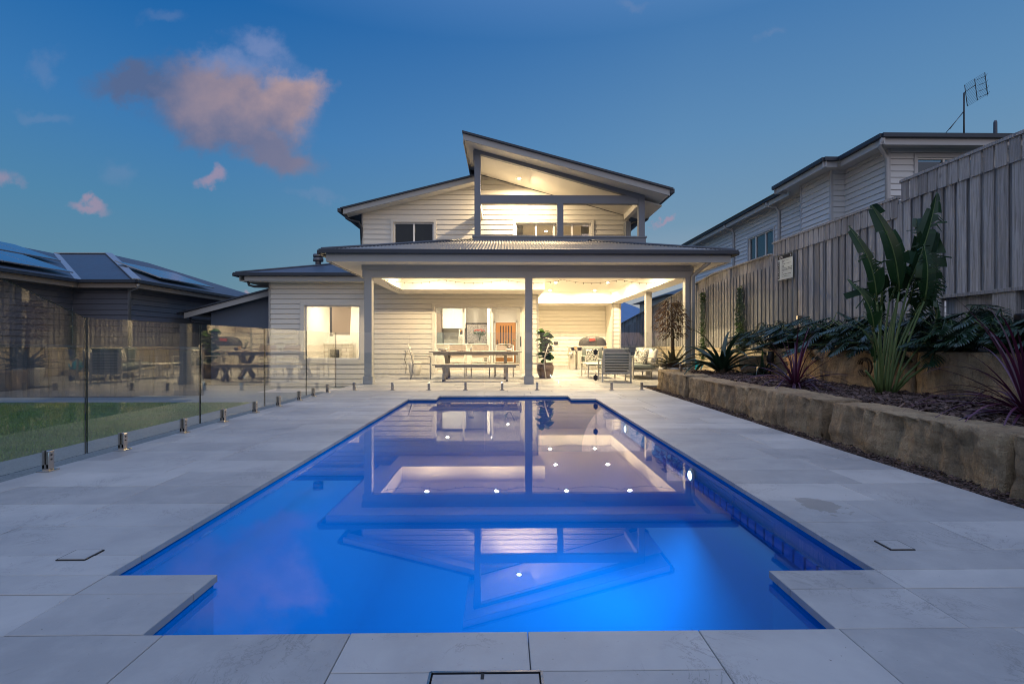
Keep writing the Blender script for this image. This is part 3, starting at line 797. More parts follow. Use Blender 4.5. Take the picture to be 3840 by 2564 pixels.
# --- window builder ---
def window(hole, y, trimw, npan, name='window', pane='glass', sill=True, track=False, mat='board', depth=.10, splits=None):
    x0, x1, z0, z1 = hole
    fr = MB()
    fr.box(x0-trimw, x0, y-.05, y+.0, z0-trimw, z1+trimw); fr.box(x1, x1+trimw, y-.05, y+.0, z0-trimw, z1+trimw)
    fr.box(x0, x1, y-.05, y, z1, z1+trimw)
    if sill: fr.box(x0, x1, y-.055, y, z0-trimw, z0)
    w = fr.build(name, M[mat], house, bevel=.003)
    s = .045; f = MB()
    f.box(x0, x0+s, y+.02, y+.10, z0, z1); f.box(x1-s, x1, y+.02, y+.10, z0, z1)
    f.box(x0+s, x1-s, y+.02, y+.10, z1-s, z1); f.box(x0+s, x1-s, y+.02, y+.10, z0, z0+s)
    xs = splits or [x0+(x1-x0)*k/npan for k in range(npan+1)]
    for q in xs[1:-1]: f.box(q-.03, q+.03, y+.03, y+.09, z0+s, z1-s)
    f.build('frame', M['white'], w, bevel=.002)
    for a, b in zip(xs[:-1], xs[1:]):
        p = MB(); a2 = a+(s if a == xs[0] else .03); b2 = b-(s if b == xs[-1] else .03)
        p.box(a2, b2, y+.055, y+.063, z0+s, z1-s); p.build('pane', M[pane], w)
    return w
window(WIN, YW, .15, 1)
sd_ = window(SLD, YW, .10, 3, name='sliding_door', sill=False, splits=[-2.28, -1.347, -.40, .55])
mb = MB(); mb.tube([(.52,YW-.0,.93),(.52,YW-.05,.96),(.52,YW-.05,1.12),(.52,YW,1.15)], .012); mb.box(.51,.545,YW-.01,YW+.02,.88,1.2); mb.build('handle', M['black'], sd_)
# --- upper storey ---
UW = (-3.62, -2.31, 3.95, 4.93); UB = (.36, 2.84, 3.5, 4.92)
upl = [(-4.61,3.1), (4.03,3.1), (4.03,6.26-.2775*4.03), (-.87,6.26+.2775*.87), (-.87,5.29+.253*3.74), (-4.61,5.29)]
# convex pieces
pA = [(-4.61,3.1), (-.87,3.1), (-.87,6.236), (-4.61,5.29)]
pB = [(-.87,3.1), (4.03,3.1), (4.03,5.14), (-.87,6.50)]
part('wall', M['board'], lambda b: (boards(b, pA, [UW], fy(YW), z0=.005), backing(b, pA, [UW], YW+.018), boards(b, pB, [UB], fy(YW), z0=.005), backing(b, pB, [UB], YW+.018)))
part('wall', M['board'], lambda b: b.box(-4.61, -4.5, YW+.13, 23, 3.1, 5.28))
part('wall', M['board'], lambda b: b.box(3.9, 4.02, YW+.13, 23, 3.1, 5.13))
part('corner_trim', M['trim'], lambda b: b.box(-4.65, -4.60, YW-.03, YW+.1, 3.1, 5.30)); part('corner_trim', M['trim'], lambda b: b.box(4.03, 4.08, YW-.03, YW+.1, 3.1, 5.12))
window(UW, YW, .085, 2, pane='darkglass')
window(UB, YW, .09, 4, splits=[.36, 1.03, 1.62, 2.22, 2.84])
# --- raked roof slabs (x-z section, pushed back in y) ---
def slab(name, x0, z0, x1, z1, ya, yb, th, mat, parent=house, dz=0, **k):
    mb = MB(); mb.ext([(x0,ya,z0+dz),(x1,ya,z1+dz),(x1,ya,z1+dz-th),(x0,ya,z0+dz-th)], (0, yb-ya, 0)); return mb.build(name, M[mat], parent, fixn=True, **k)
r1 = slab('roof', -1.17, 6.85, 4.68, 5.295, 13.68, 22.5, .055, 'gutter')                    # dark sheet edge
slab('fascia', -1.13, 6.785, 4.60, 5.262, 13.74, 13.78, .17, 'trim', r1)
slab('soffit', -1.13, 6.67, 4.60, 5.147, 13.785, 16.2, .02, 'ceil', r1)
part('fascia', M['trim'], lambda b: b.ext([(-1.15,13.74,6.79),(-1.13,13.74,6.79),(-1.13,13.74,6.55),(-1.15,13.74,6.55)], (0,8.5,0)), parent=r1)
part('gutter', M['gutter'], lambda b: b.box(4.6, 4.72, 13.7, 22.5, 5.16, 5.27), parent=r1)
slab('ceiling', -.80, 6.52, 4.6, 5.02, 14.44, 16.2, .03, 'ceil')
r2 = slab('roof', -5.20, 5.27, -.9, 5.27+4.30*.253, 15.74, 22.5, .05, 'gutter')
slab('fascia', -5.12, 5.235, -.9, 5.235+4.22*.253, 15.79, 15.83, .16, 'trim', r2)
slab('soffit', -5.12, 5.10, -.9, 5.10+4.22*.253, 15.835, 16.24, .02, 'ceil', r2)
part('gutter', M['gutter'], lambda b: b.box(-5.27, -5.16, 15.72, 22.5, 5.13, 5.24), parent=r2)
def downpipe(pts, mat='gutter', r=.045, parent=house):
    mb = MB(); mb.tube(pts, r, 10); return mb.build('downpipe', M[mat], parent)
downpipe([(-5.1,15.95,5.14),(-5.05,15.95,4.98),(-4.95,15.98,4.92),(-4.72,16.1,4.9),(-4.66,16.2,4.75),(-4.66,16.4,3.4)])
downpipe([(4.64,15.9,5.16),(4.6,15.95,4.98),(4.5,15.98,4.92),(4.2,16.1,4.9),(4.1,16.3,4.8),(4.1,16.35,3.5)])
part('infill_panel', M['trimgrey'], lambda b: b.box(-.90, -.86, 14.3, YW, 6.24, 6.55))
# balcony
BY = 14.3; bp = [(-.87,-.69), (1.52,1.70), (3.88,4.06)]
for a, b_ in bp:
    zt = 6.26-.2775*b_+.12 if a != 1.52 else 5.03
    if a < 0: zt = 6.45
    if a > 3: zt = 5.30
    part('balcony_post', M['trimgrey'], lambda b: b.box(a, b_, BY, BY+.16, 4.08, zt), bevel=.004)
part('balcony_post', M['trimgrey'], lambda b: b.box(3.9, 4.06, 15.9, YW-.03, 3.9, 4.9))
part('balcony_beam', M['trimgrey'], lambda b: b.box(-.69, 3.88, BY+.012, BY+.15, 5.02, 5.26), bevel=.004)
part('balcony_beam', M['trimgrey'], lambda b: b.ext([(-.87,BY+.005,6.71),(4.06,BY+.005,5.345),(4.06,BY+.005,5.13),(-.69,BY+.005,6.43),(-.87,BY+.005,6.43)], (0,.15,0)), fixn=True)
part('balcony_beam', M['ceil'], lambda b: b.box(-.85, -.71, BY+.16, YW-.03, 5.02, 5.24)); part('balcony_beam', M['ceil'], lambda b: b.ext([(3.90,BY+.16,5.24),(4.04,BY+.16,5.20),(4.04,BY+.16,5.02),(3.90,BY+.16,5.02)], (0,1.7,0)), fixn=True)
part('balustrade', M['trimgrey'], lambda b: (b.box(-.93, 4.12, BY-.02, BY+.18, 4.035, 4.085), b.box(-.90, 4.09, BY, BY+.16, 3.6, 4.035), b.box(-.90, -.76, BY+.18, YW-.03, 3.5, 4.035), b.box(3.95, 4.09, BY+.18, YW-.03, 3.5, 4.035)), bevel=.004)
part('balcony_floor', M['floorin'], lambda b: b.box(-.75, 3.94, BY+.17, YW, 3.3, 3.4))
# --- verandah roof: corrugated hip ---
VX0, VX1, VY = -4.19, 5.34, 11.42
ZE = 3.13; SL = .279
xm = (VX0+VX1)/2; RISE = min((VX1-VX0)/2, YW-VY)
mb = MB(); mb.sm = True; nn = int((VX1-VX0)/.0127); prev = None; vs = []; fs = []
for i in range(nn+1):
    x = VX0+(VX1-VX0)*i/nn; t = max(.0, min(x-VX0, VX1-x, RISE)); w = .0135*math.sin(2*math.pi*(x-VX0)/.076)
    vs += [(x, VY, ZE+w), (x, VY+t+.001, ZE+SL*t+w)]
    if i: fs.append((2*i-2, 2*i, 2*i+1, 2*i-1))
mb.add(vs, fs)
vr = mb.build('roof', M['corr'], house)
mb = MB(); mb.add([(VX0,VY,ZE),(VX0+RISE,VY+RISE,ZE+SL*RISE),(VX0,23,ZE)], [(0,1,2)]); mb.add([(VX0+RISE,VY+RISE,ZE+SL*RISE),(VX0+RISE,23,ZE+SL*RISE),(VX0,23,ZE)], [(0,1,2)])
mb.add([(VX1,VY,ZE),(VX1,23,ZE),(VX1-RISE,23,ZE+SL*RISE),(VX1-RISE,VY+RISE,ZE+SL*RISE)], [(0,1,2,3)]); mb.build('side_sheet', M['corr'], vr)
part('hip_cap', M['roofdark'], lambda b: (b.tube([(VX0,VY,ZE+.015),(VX0+RISE,VY+RISE,ZE+SL*RISE+.02)], .04, 8), b.tube([(VX1,VY,ZE+.015),(VX1-RISE,VY+RISE,ZE+SL*RISE+.02)], .04, 8)), parent=vr)
part('gutter', M['gutter'], lambda b: (b.box(VX0-.03, VX1+.03, VY-.12, VY-.005, 3.03, 3.135), b.box(VX0-.11, VX0-.005, VY-.0, 16.1, 3.03, 3.13), b.box(VX1+.005, VX1+.11, VY-.0, 22, 3.03, 3.13)), parent=vr, bevel=.012)
part('fascia', M['trim'], lambda b: (b.box(VX0+.10, VX1-.10, VY, VY+.03, 2.86, 3.10), b.box(VX0+.10, VX0+.13, VY+.03, 16.2, 2.86, 3.10), b.box(VX1-.13, VX1-.10, VY+.03, 22, 2.86, 3.10)), parent=vr)
part('soffit', M['ceil'], lambda b: (b.box(VX0+.13, VX1-.13, VY+.03, 12.05, 2.885, 2.90), b.box(VX0+.13, -3.44, 12.05, YW-.03, 2.885, 2.90), b.box(4.70, VX1-.13, 12.05, 22, 2.885, 2.90)), parent=vr)
# front beam, two boards, and side beams
part('verandah_beam', M['trim'], lambda b: (b.box(-3.46, 4.61, 12.05, 12.25, 2.76, 2.884), b.box(-3.445, 4.60, 12.063, 12.24, 2.585, 2.757)))
part('verandah_beam', M['ceil'], lambda b: (b.box(-3.44, -3.05, 12.25, YW-.03, 2.585, 2.884)))
part('verandah_beam', M['ceil'], lambda b: (b.box(4.25, 4.70, 12.25, 21.4, 2.585, 2.884)))
part('bulkhead', M['ceil'], lambda b: (b.box(-3.05, 1.2, 14.8, YW-.03, 2.585, 3.06), b.box(1.12, 1.2, YW-.03, 21.3, 2.585, 3.06), b.box(1.2, 4.25, 19.75, 21.38, 2.585, 3.06)))
part('ceiling', M['ceil'], lambda b: (b.box(-3.05, 1.2, 12.25, 14.8, 3.03, 3.07), b.box(1.2, 4.25, 12.25, 19.75, 3.03, 3.07)))
part('upstand', M['ceil'], lambda b: (b.box(-3.05, 4.25, 12.24, 12.26, 2.59, 3.06), b.box(-3.07, -3.053, 12.261, 14.8, 2.884, 3.06), b.box(4.253, 4.27, 12.261, 19.75, 2.884, 3.06)))
part('cornice', M['ceil'], lambda b: (b.ext([(1.2,19.75,2.97),(1.2,19.75,3.03),(1.2,19.68,3.03)], (3.05,0,0)), b.ext([(4.25,12.3,2.97),(4.25,12.3,3.03),(4.18,12.3,3.03)], (0,7.4,0)), b.ext([(-3.05,14.8,2.97),(-3.05,14.8,3.03),(-3.05,14.73,3.03)], (4.25,0,0))), fixn=True)
def post(x0, x1, y0, y1, zt=2.585, base=True):
    p = part('post', M['trim'], lambda b: b.box(x0, x1, y0, y1, .195 if base else 0, zt), bevel=.004)
    if base: part('plinth', M['trim'], lambda b: b.box(x0-.028, x1+.028, y0-.028, y1+.028, 0, .195), parent=p, bevel=.004)
post(-3.40, -3.22, 12.07, 12.25); post(.50, .68, 12.07, 12.25); post(4.42, 4.60, 12.07, 12.25, base=False); post(4.41, 4.59, 15.4, 15.58, base=False)
dp = downpipe([(4.76,11.44,3.03),(4.76,11.5,2.86),(4.66,11.9,2.72),(4.58,11.99,2.62),(4.58,12.0,2.4),(4.58,12.0,.0)], 'trim', .048)
# --- left wing roof ---
WX0, WY, WZ = -8.47, 15.75, 3.20; t = 4.2
mb = MB(); mb.add([(WX0,WY,WZ),(-3.3,WY,WZ),(-3.3,WY+t,WZ+SL*t),(WX0+t,WY+t,WZ+SL*t)], [(0,1,2,3)]); mb.add([(WX0,WY,WZ),(WX0+t,WY+t,WZ+SL*t),(WX0+t,23,WZ+SL*t),(WX0,23,WZ)], [(0,1,2,3)])
wr = mb.build('roof', M['roofdark'], house)
part('hip_cap', M['roofdark'], lambda b: b.tube([(WX0,WY,WZ+.012),(WX0+t,WY+t,WZ+SL*t+.012)], .035, 8), parent=wr)
part('gutter', M['gutter'], lambda b: (b.box(WX0-.03, -3.45, WY-.11, WY-.003, 3.10, 3.205), b.box(WX0-.11, WX0-.004, WY, 22, 3.10, 3.2)), parent=wr, bevel=.01)
part('fascia', M['trim'], lambda b: (b.box(WX0+.28, -3.45, WY, WY+.03, 2.95, 3.14), b.box(WX0+.1, WX0+.13, WY+.03, 22, 2.95, 3.14)), parent=wr)
part('soffit', M['ceil'], lambda b: b.box(WX0+.13, -3.45, WY+.03, YW-.024, 2.955, 2.97), parent=wr)
downpipe([(-8.2,15.95,3.05),(-8.15,15.95,2.84),(-8.0,16.0,2.80),(-7.6,16.1,2.80)], 'gutter', .04)
cx, cyy = -6.72, 18.0
ch = part('chimney_flue', M['flue'], lambda b: b.lathe([(.10,3.4),(.10,3.97),(.10,3.98)], (cx,cyy,0)), parent=wr)
part('cowl', M['flue'], lambda b: (b.lathe([(.17,3.93),(.18,3.95),(.18,4.03),(.17,4.05)], (cx,cyy,0)), b.lathe([(.13,4.05),(.13,4.08)], (cx,cyy,0)), b.lathe([(.17,4.08),(.18,4.10),(.18,4.17),(.16,4.19)], (cx,cyy,0))), parent=wr)
# --- low blue wing at far left ---
g = slab('roof', -11.45, 2.08, -7.5, 2.08+3.95*.268, 17.6, 23, .05, 'roofdark')
slab('fascia', -11.30, 2.05, -7.5, 2.05+3.80*.268, 17.65, 17.68, .19, 'trim', g)
part('gutter', M['gutter'], lambda b: b.box(-11.52, -11.41, 17.6, 23, 1.98, 2.07), parent=g)
part('wall', M['bluewall'], lambda b: b.ext([(-10.55,18.0,-.6),(-7.5,18.0,-.6),(-7.5,18.0,2.9),(-10.55,18.0,2.08)], (0,.1,0)), fixn=True)
downpipe([(-11.2,17.85,1.9),(-11.15,17.85,1.78),(-11.0,17.9,1.73),(-10.58,18.0,1.72)], 'gutter', .035)
# --- interiors ---
def room(x0, x1, y0, y1, z0, z1, name='interior_wall', mat='wallin', floor=True, left=True, right=True):
    mb = MB()
    if left: mb.box(x0-.08, x0, y0, y1, z0, z1)
    if right: mb.box(x1, x1+.08, y0, y1, z0, z1)
    mb.box(x0-.08, x1+.08, y1, y1+.08, z0, z1); mb.build(name, M[mat], house)
    part('interior_ceiling', M['wallin'], lambda b: b.box(x0, x1, y0, y1, z1, z1+.05))
    part('interior_floor', M['floorin'], lambda b: b.box(x0, x1, y0, y1, z0-.05, z0))
room(-7.4, -3.35, 16.4, 21.0, -.0, 2.75)
room(-3.25, .92, 16.4, 25.2, .015, 2.72)
room(.2, 3.0, 16.45, 19.5, 3.4, 5.05)
part('interior_wall', M['wallin'], lambda b: (b.box(-.72, -.60, 20.6, 25.0, .02, 2.7), b.box(-3.2, -.6, 21.9, 22.0, .02, 2.7)))
# front door seen through the house
dd = part('front_door', M['orangewood'], lambda b: b.box(-.45, .56, 25.08, 25.15, .02, 2.02), bevel=.004)
for k in range(5):
    xx = -.20+k*.135
    part('glass_slot', M['darkfab'], lambda b: b.box(xx-.022, xx+.022, 25.07, 25.079, .35, 1.86), parent=dd)
part('handle', M['black'], lambda b: (b.box(-.40, -.35, 25.05, 25.08, .9, 1.15), b.box(-.40, -.28, 25.02, 25.05, .98, 1.0)), parent=dd)
part('door_frame', M['joinery'], lambda b: (b.box(-.53, -.46, 25.06, 25.17, .02, 2.1), b.box(.57, .64, 25.06, 25.17, .02, 2.1), b.box(-.53, .64, 25.06, 25.17, 2.03, 2.1)), parent=dd)
# downlights
def downlight(x, y, z, power, r=.045, kind='AREA', col=(1,.75,.44), size=.08):
    d = MB(); d.lathe([(r+.022, z-.004), (r+.022, z+.0), (r, z+.001)], (x, y, 0), 20)
    o = d.build('downlight', M['white'], house)
    e = MB(); e.lathe([(r, z-.007), (r*.9, z-.003)], (x, y, 0), 20); e.build('lens', M['lamp'], o)
    ld = bpy.data.lights.new('downlight_lamp', kind)
    if kind == 'AREA': ld.shape = 'DISK'; ld.size = size
    else: ld.shadow_soft_size = .04
    ld.energy = power; ld.color = col
    lo = bpy.data.objects.new('downlight_lamp', ld); scene.collection.objects.link(lo); lo.parent = o
    lo.location = Vector((x, y, z-(.02 if kind == 'AREA' else .11))) - ORG[o.name]
    return o
AP = 112
for x in (-2.15, -.22, 1.72, 3.48): downlight(x, 13.75, 3.03, AP)
for x in (1.72, 3.48): downlight(x, 16.7, 3.03, AP)
for x in (1.76, 3.50): downlight(x, 19.2, 3.03, AP)
downlight(.45, 15.3, 6.26-.2775*.45-.07, 170)
for x, y in ((-6.4,17.6),(-4.4,17.6),(-6.4,19.6),(-4.4,19.6)): downlight(x, y, 2.75, 40, col=(1,.84,.62))
for x, y in ((-2.3,17.6),(-.5,17.6),(-2.3,20.0),(-.5,20.0),(.15,23.2)): downlight(x, y, 2.72, 40, col=(1,.84,.62))
downlight(1.5, 18.0, 5.05, 30, col=(1,.7,.4))
# ================= GLASS FENCE =================
def pane_mesh(parent, quad, nrm, th=.012):
    # quad: 4 points (bottom0,bottom1,top1,top0); faces clear, edges dark green
    mb = MB(); a = [Vector(p)-Vector(nrm)*th/2 for p in quad]; b = [p+Vector(nrm)*th for p in a]
    mb.mi = 0; mb.add(a, [(0,1,2,3)]); mb.add(b, [(3,2,1,0)])
    mb.mi = 1
    for i in range(4):
        j = (i+1)%4; mb.add([a[i],a[j],b[j],b[i]], [(0,1,2,3)])
    mb.mi = 0
    return mb.build('glass_pane', [M['fglass'], M['gedge']], parent, fixn=False)
def spigot_to(parent, x, y, z=0, rot=0):
    mb = MB(); Mx = Matrix.Translation((x, y, z)) @ Matrix.Rotation(rot, 4, 'Z')
    for sgn in (-1, 1):
        mb.obox(Mx @ Matrix.Translation((sgn*.0165, 0, .085)), .021, .05, .13)
    mb.obox(Mx @ Matrix.Translation((0, 0, .03)), .05, .05, .05)
    mb.obox(Mx @ Matrix.Translation((0, 0, .004)), .10, .10, .008)
    # sloped cap
    for sgn in (-1, 1):
        c = [Mx @ Vector((sgn*.006, -.025, .15)), Mx @ Vector((sgn*.027, -.025, .15)), Mx @ Vector((sgn*.027, -.025, .157)), Mx @ Vector((sgn*.006, -.025, .163))]
        mb.ext(c, (Mx.to_3x3() @ Vector((0,.05,0))))
    o = mb.build('spigot', M['stainless'], parent, bevel=.0025)
    s = MB()
    for dz in (.09, .125):
        s.obox(Mx @ Matrix.Translation((.0275, 0, dz)), .004, .012, .012); s.obox(Mx @ Matrix.Translation((-.0275, 0, dz)), .004, .012, .012)
    s.build('grub_screw', M['hatch'], o)
GX = -3.575
seams = [4.297, 5.88, 7.45, 9.0, 10.545]; spy = [(4.70,5.58),(6.36,7.16),(7.90,8.69),(9.33,10.07)]
labs = ['glass pool fence panel beside the lawn, first full height one after the raked panel', 'glass pool fence panel beside the lawn, second after the raked panel', 'glass pool fence panel beside the lawn, third after the raked panel', 'last glass pool fence panel of the side run, meeting the corner near the house']
GT = 1.215
for i in range(4):
    a, b = seams[i]+.006, seams[i+1]-.006
    t = empty('glass_fence_panel', (GX, (a+b)/2, 0), labs[i], 'fence panel', 'frameless glass panels along the lawn')
    pane_mesh(t, [(GX,a,.055),(GX,b,.055),(GX,b,GT),(GX,a,GT)], (1,0,0))
    for y in spy[i]: spigot_to(t, GX, y)
t = empty('glass_fence_panel', (GX, 3.5, 0), 'raked glass pool fence panel rising towards the left frame edge', 'fence panel', 'frameless glass panels along the lawn')
pane_mesh(t, [(GX,2.55,.055),(GX,4.285,.055),(GX,4.285,1.21),(GX,2.55,1.82)], (1,0,0))
spigot_to(t, GX, 3.94); spigot_to(t, GX, 3.10)
FY = 10.55
def bx(px): return (px-1157)/1138*FY*1.0+.0
xs = [(-3.56, 940, (813.7, 900.6), 'glass fence panel at the left corner in front of the verandah'), (940, 1111, (984, 1067.5), 'glass fence panel in front of the dining table'),
      (1111, 1240, (1151.5, 1231.6), 'glass fence panel beside the gate in front of the middle verandah post'), (1368, 1560, (1402.9, 1472.8), 'glass fence panel between the gate and the sandstone wall')]
for a, b, sp, lab in xs:
    x0 = a if a < 0 else bx(a)+.006; x1 = bx(b)-.006
    t = empty('glass_fence_panel', ((x0+x1)/2, FY, 0), lab, 'fence panel', 'frameless glass panels across the verandah')
    pane_mesh(t, [(x0,FY,.05),(x1,FY,.05),(x1,FY,1.22),(x0,FY,1.22)], (0,-1,0), .010)
    for s in sp: spigot_to(t, bx(s), FY, 0, R(90))
t = empty('glass_gate', (1.4, FY, 0), 'frameless glass pool gate with black latch and hinge in the verandah side of the fence', 'gate')
x0, x1 = bx(1241)+.004, bx(1366)
pane_mesh(t, [(x0,FY-.004,.06),(x1,FY-.004,.06),(x1,FY-.004,1.22),(x0,FY-.004,1.22)], (0,-1,0), .010)
def hexa(parent, x, y, z, r, name):
    mb = MB(); q = [(x+r*math.sin(math.pi/3*k)*.85, y-.03, z+r*math.cos(math.pi/3*k)*1.15) for k in range(6)]
    mb.ext(q, (0,.05,0)); mb.build(name, M['black'], parent, bevel=.004, fixn=True)
hexa(t, bx(1366), FY, .80, .06, 'hinge'); hexa(t, bx(1366), FY, .26, .06, 'hinge')
for x0, x1, zb, zt, lab in ((3.46, 4.86, .46, 1.86, 'raised glass fence panel standing on the garden bed next to the post'), (4.87, 6.30, .5, 2.15, 'raised glass fence panel clamped to the timber fence')):
    t = empty('glass_fence_panel', ((x0+x1)/2, FY, .4), lab, 'fence panel')
    pane_mesh(t, [(x0,FY,zb),(x1,FY,zb),(x1,FY,zt),(x0,FY,zt)], (0,-1,0), .010)
    for s in (.22, .78): spigot_to(t, x0+(x1-x0)*s, FY, .385, R(90))
    if x0 > 4.8: 
        mb = MB(); mb.box(6.27, 6.37, FY-.03, FY+.03, 1.50, 1.58); mb.build('wall_clamp', M['stainless'], t, bevel=.004)

# ================= LEFT FENCE =================
t = empty('steel_boundary_fence', (-11, 10, 0), 'dark grey ribbed steel boundary fence behind the lawn', 'fence')
mb = MB(); P0 = Vector((-16, 9.75, 0)); P1 = Vector((-6.0, 10.0, 0)); n = 120
vs = []; fs = []
for i in range(n+1):
    p = P0.lerp(P1, i/n); off = (-.018 if (i % 4) in (0,1) else .012)
    zt = .975-.017*(p.x+12)-.02
    vs += [(p.x, p.y+off, -.15), (p.x, p.y+off, zt)]
    if i: fs.append((2*i-2, 2*i, 2*i+1, 2*i-1))
mb.add(vs, fs); mb.build('sheet', M['colorbond'], t)
mb = MB(); mb.bar((P0.x,P0.y,.975+.0679), (P1.x,P1.y,.975-.017*5.1), .06, .05); 
for i in range(5):
    p = P0.lerp(P1, (i+.5)/5); mb.box(p.x-.03, p.x+.03, p.y-.035, p.y+.02, -.15, .95-.017*(p.x+12))
mb.build('rail', M['colorbond'], t)

# ================= DINING SET =================
t = empty('dining_table', (-.8, 13.95, 0), 'long grey timber outdoor dining table with crossed legs on the lit verandah', 'table')
mb = MB()
for k in range(7): mb.box(-2.06, .47, 13.50+k*.129, 13.50+k*.129+.123, .735, .765)
mb.build('tabletop', M['greytimber'], t, bevel=.003)
mb = MB(); mb.box(-1.95, .36, 13.56, 13.60, .665, .733); mb.box(-1.95, .36, 14.28, 14.32, .665, .733); mb.build('apron', M['greytimber'], t)
for x in (-1.60, .02):
    mb = MB(); mb.bar((x,13.55,.03),(x,14.3,.70),.12,.09,(1,0,0)); mb.bar((x+.001,14.3,.03),(x+.001,13.55,.70),.118,.088,(1,0,0)); mb.box(x-.06,x+.06,13.5,14.36,.65,.733)
    mb.build('leg', M['greytimber'], t, bevel=.004)
t = empty('bench_seat', (-.75, 12.95, 0), 'long timber bench without a back in front of the dining table', 'bench')
mb = MB()
for k in range(3): mb.box(-1.87, .37, 12.78+k*.118, 12.78+k*.118+.113, .415, .443)
mb.box(-1.8, .3, 12.82, 12.85, .36, .414); mb.build('seat', M['greytimber'], t, bevel=.003)
for x in (-1.58, .06):
    mb = MB(); mb.bar((x,12.80,.02),(x,13.08,.41),.09,.06,(1,0,0)); mb.bar((x+.001,13.08,.02),(x+.001,12.80,.41),.088,.058,(1,0,0)); mb.build('leg', M['greytimber'], t, bevel=.003)
def dining_chair():
    # faces -Y (towards the table when behind it): back at +y
    t = empty('dining_chair', (0,0,0), 'x', 'chair', 'dining chairs round the long table')
    w = .27
    for sx in (-1, 1):
        mb = MB(); mb.tube([(sx*w,-.24,0),(sx*w,-.235,.62)], .0135, 8); mb.tube([(sx*w,-.235,.62),(sx*w,-.1,.645),(sx*w,.2,.635)], .016, 8); mb.build('leg', M['whitemetal'], t)
        mb = MB(); mb.tube([(sx*w,.30,0),(sx*w,.24,.43),(sx*w,.27,.65),(sx*w*.96,.36,.93)], .0135, 8); mb.build('leg', M['whitemetal'], t)
    mb = MB(); mb.tube([(-w,-.23,.42),(w,-.23,.42)], .012, 8); mb.tube([(-w,.24,.42),(w,.24,.42)], .012, 8); mb.tube([(-w*.96,.36,.93),(-w*.5,.375,.955),(0,.38,.96),(w*.5,.375,.955),(w*.96,.36,.93)], .014, 8); mb.tube([(-w*.97,.26,.56),(w*.97,.26,.56)], .010, 8)
    for sx in (-1,1): mb.tube([(sx*w,-.235,.42),(sx*w,.24,.42)], .012, 8)
    mb.build('frame', M['whitemetal'], t)
    mb = MB(); mb.sm = True
    def sheetq(f, na, nb, th):
        vs = [f(i/na, j/nb) for j in range(nb+1) for i in range(na+1)]; nvt = len(vs)
        mb.add(vs, [(j*(na+1)+i, j*(na+1)+i+1, (j+1)*(na+1)+i+1, (j+1)*(na+1)+i) for j in range(nb) for i in range(na)])
    sheetq(lambda a, b: (-w+.015+2*(w-.015)*a, -.22+.45*b, .425-.02*math.sin(math.pi*a)-.012*math.sin(math.pi*b)), 6, 6, .01)
    mb.build('seat', M['sling'], t)
    mb = MB(); mb.sm = True
    sheetq(lambda a, b: (-w+.02+2*(w-.02)*a, .262+.10*b+.02*math.sin(math.pi*a), .57+.355*b), 6, 6, .01)
    mb.build('backrest', M['sling'], t)
    return t
c0 = dining_chair()
spots = [(-1.43, 14.75, 0, 'sling dining chair behind the table, nearest the blue-rimmed bowl end'), (-.72, 14.78, R(3), 'middle sling dining chair of the three behind the table'), (-.01, 14.75, R(-2), 'sling dining chair behind the table, in front of the timber front door'),
         (-2.32, 13.95, R(98), 'sling dining chair at the left end of the table next to the white pot'), (.86, 13.95, R(-93), 'sling dining chair at the right end of the table, partly behind the middle post')]
for i, (x, y, a, lab) in enumerate(spots):
    c = c0 if i == 0 else copy_tree(c0)
    c.location = (x, y, 0); c.rotation_euler = (0,0,a); c['label'] = lab
spots[0]; c0['label'] = 'sling dining chair behind the table, in front of the grey bowl'
# table-top items
mb = MB(); mb.lathe([(.05,.766),(.15,.79),(.17,.835),(.16,.835),(.14,.80),(.04,.78)], (-1.72,13.95,0)); mb.build('serving_bowl', M['steel'], label='shallow grey bowl on the left end of the dining table', cat='bowl')
t = empty('glass_lantern', (-.93, 13.85, .766), 'glass candle jar with a dark rim on the dining table', 'lantern')
mb = MB(); mb.lathe([(.075,.767),(.078,.77),(.078,.98),(.074,.98)], (-.93,13.85,0), 20); mb.build('glass_jar', M['glass'], t)
mb = MB(); mb.lathe([(.081,.978),(.083,.985),(.083,1.0),(.079,1.0)], (-.93,13.85,0), 20); mb.build('rim', M['black'], t)
mb = MB(); mb.lathe([(.04,.772),(.04,.88),(.036,.884)], (-.93,13.85,0), 16); mb.build('candle', M['potwhite'], t)
random.seed(5)
mb = MB(); 
for k in range(5):
    a = 2*math.pi*k/5+.3; mb.tube([(-1.2,13.9,.785),(-1.2+.07*math.cos(a),13.9+.07*math.sin(a),.79),(-1.2+.14*math.cos(a),13.9+.14*math.sin(a),.772)], [.03,.02,.006], 7)
mb.build('starfish', M['sling'], label='dried starfish lying on the dining table', cat='starfish')
t = empty('bonsai_plant', (.12, 13.95, .766), 'small bare branched potted plant at the right end of the dining table', 'potted plant')
mb = MB(); mb.lathe([(.06,.767),(.085,.79),(.09,.83),(.08,.83)], (.12,13.95,0), 18); mb.build('pot', M['potwhite'], t)
mb = MB(); tips = []
for k in range(9):
    a = random.uniform(0,6.28); r = random.uniform(.08,.2); p = Vector((.12+r*math.cos(a), 13.95+r*math.sin(a)*.5, .92+random.uniform(0,.16))); tips.append(p)
    mb.tube([(.12,13.95,.82), (.12+r*.4*math.cos(a), 13.95, .88), p], [.006,.005,.002], 5)
mb.build('branch', M['bark'], t)
mb = MB()
def leafquad(mb, p, d, L, W, up=None, curl=.15):
    d = Vector(d).normalized(); s = d.cross(Vector((random.gauss(0,.5),random.gauss(0,.5),1))).normalized(); nrm = s.cross(d)
    a = Vector(p); m1 = a+d*L*.5+nrm*L*curl; e = a+d*L
    mb.add([a, m1-s*W/2, e, m1+s*W/2, m1-nrm*W*.12], [(0,1,4),(1,2,4),(2,3,4),(3,0,4)])
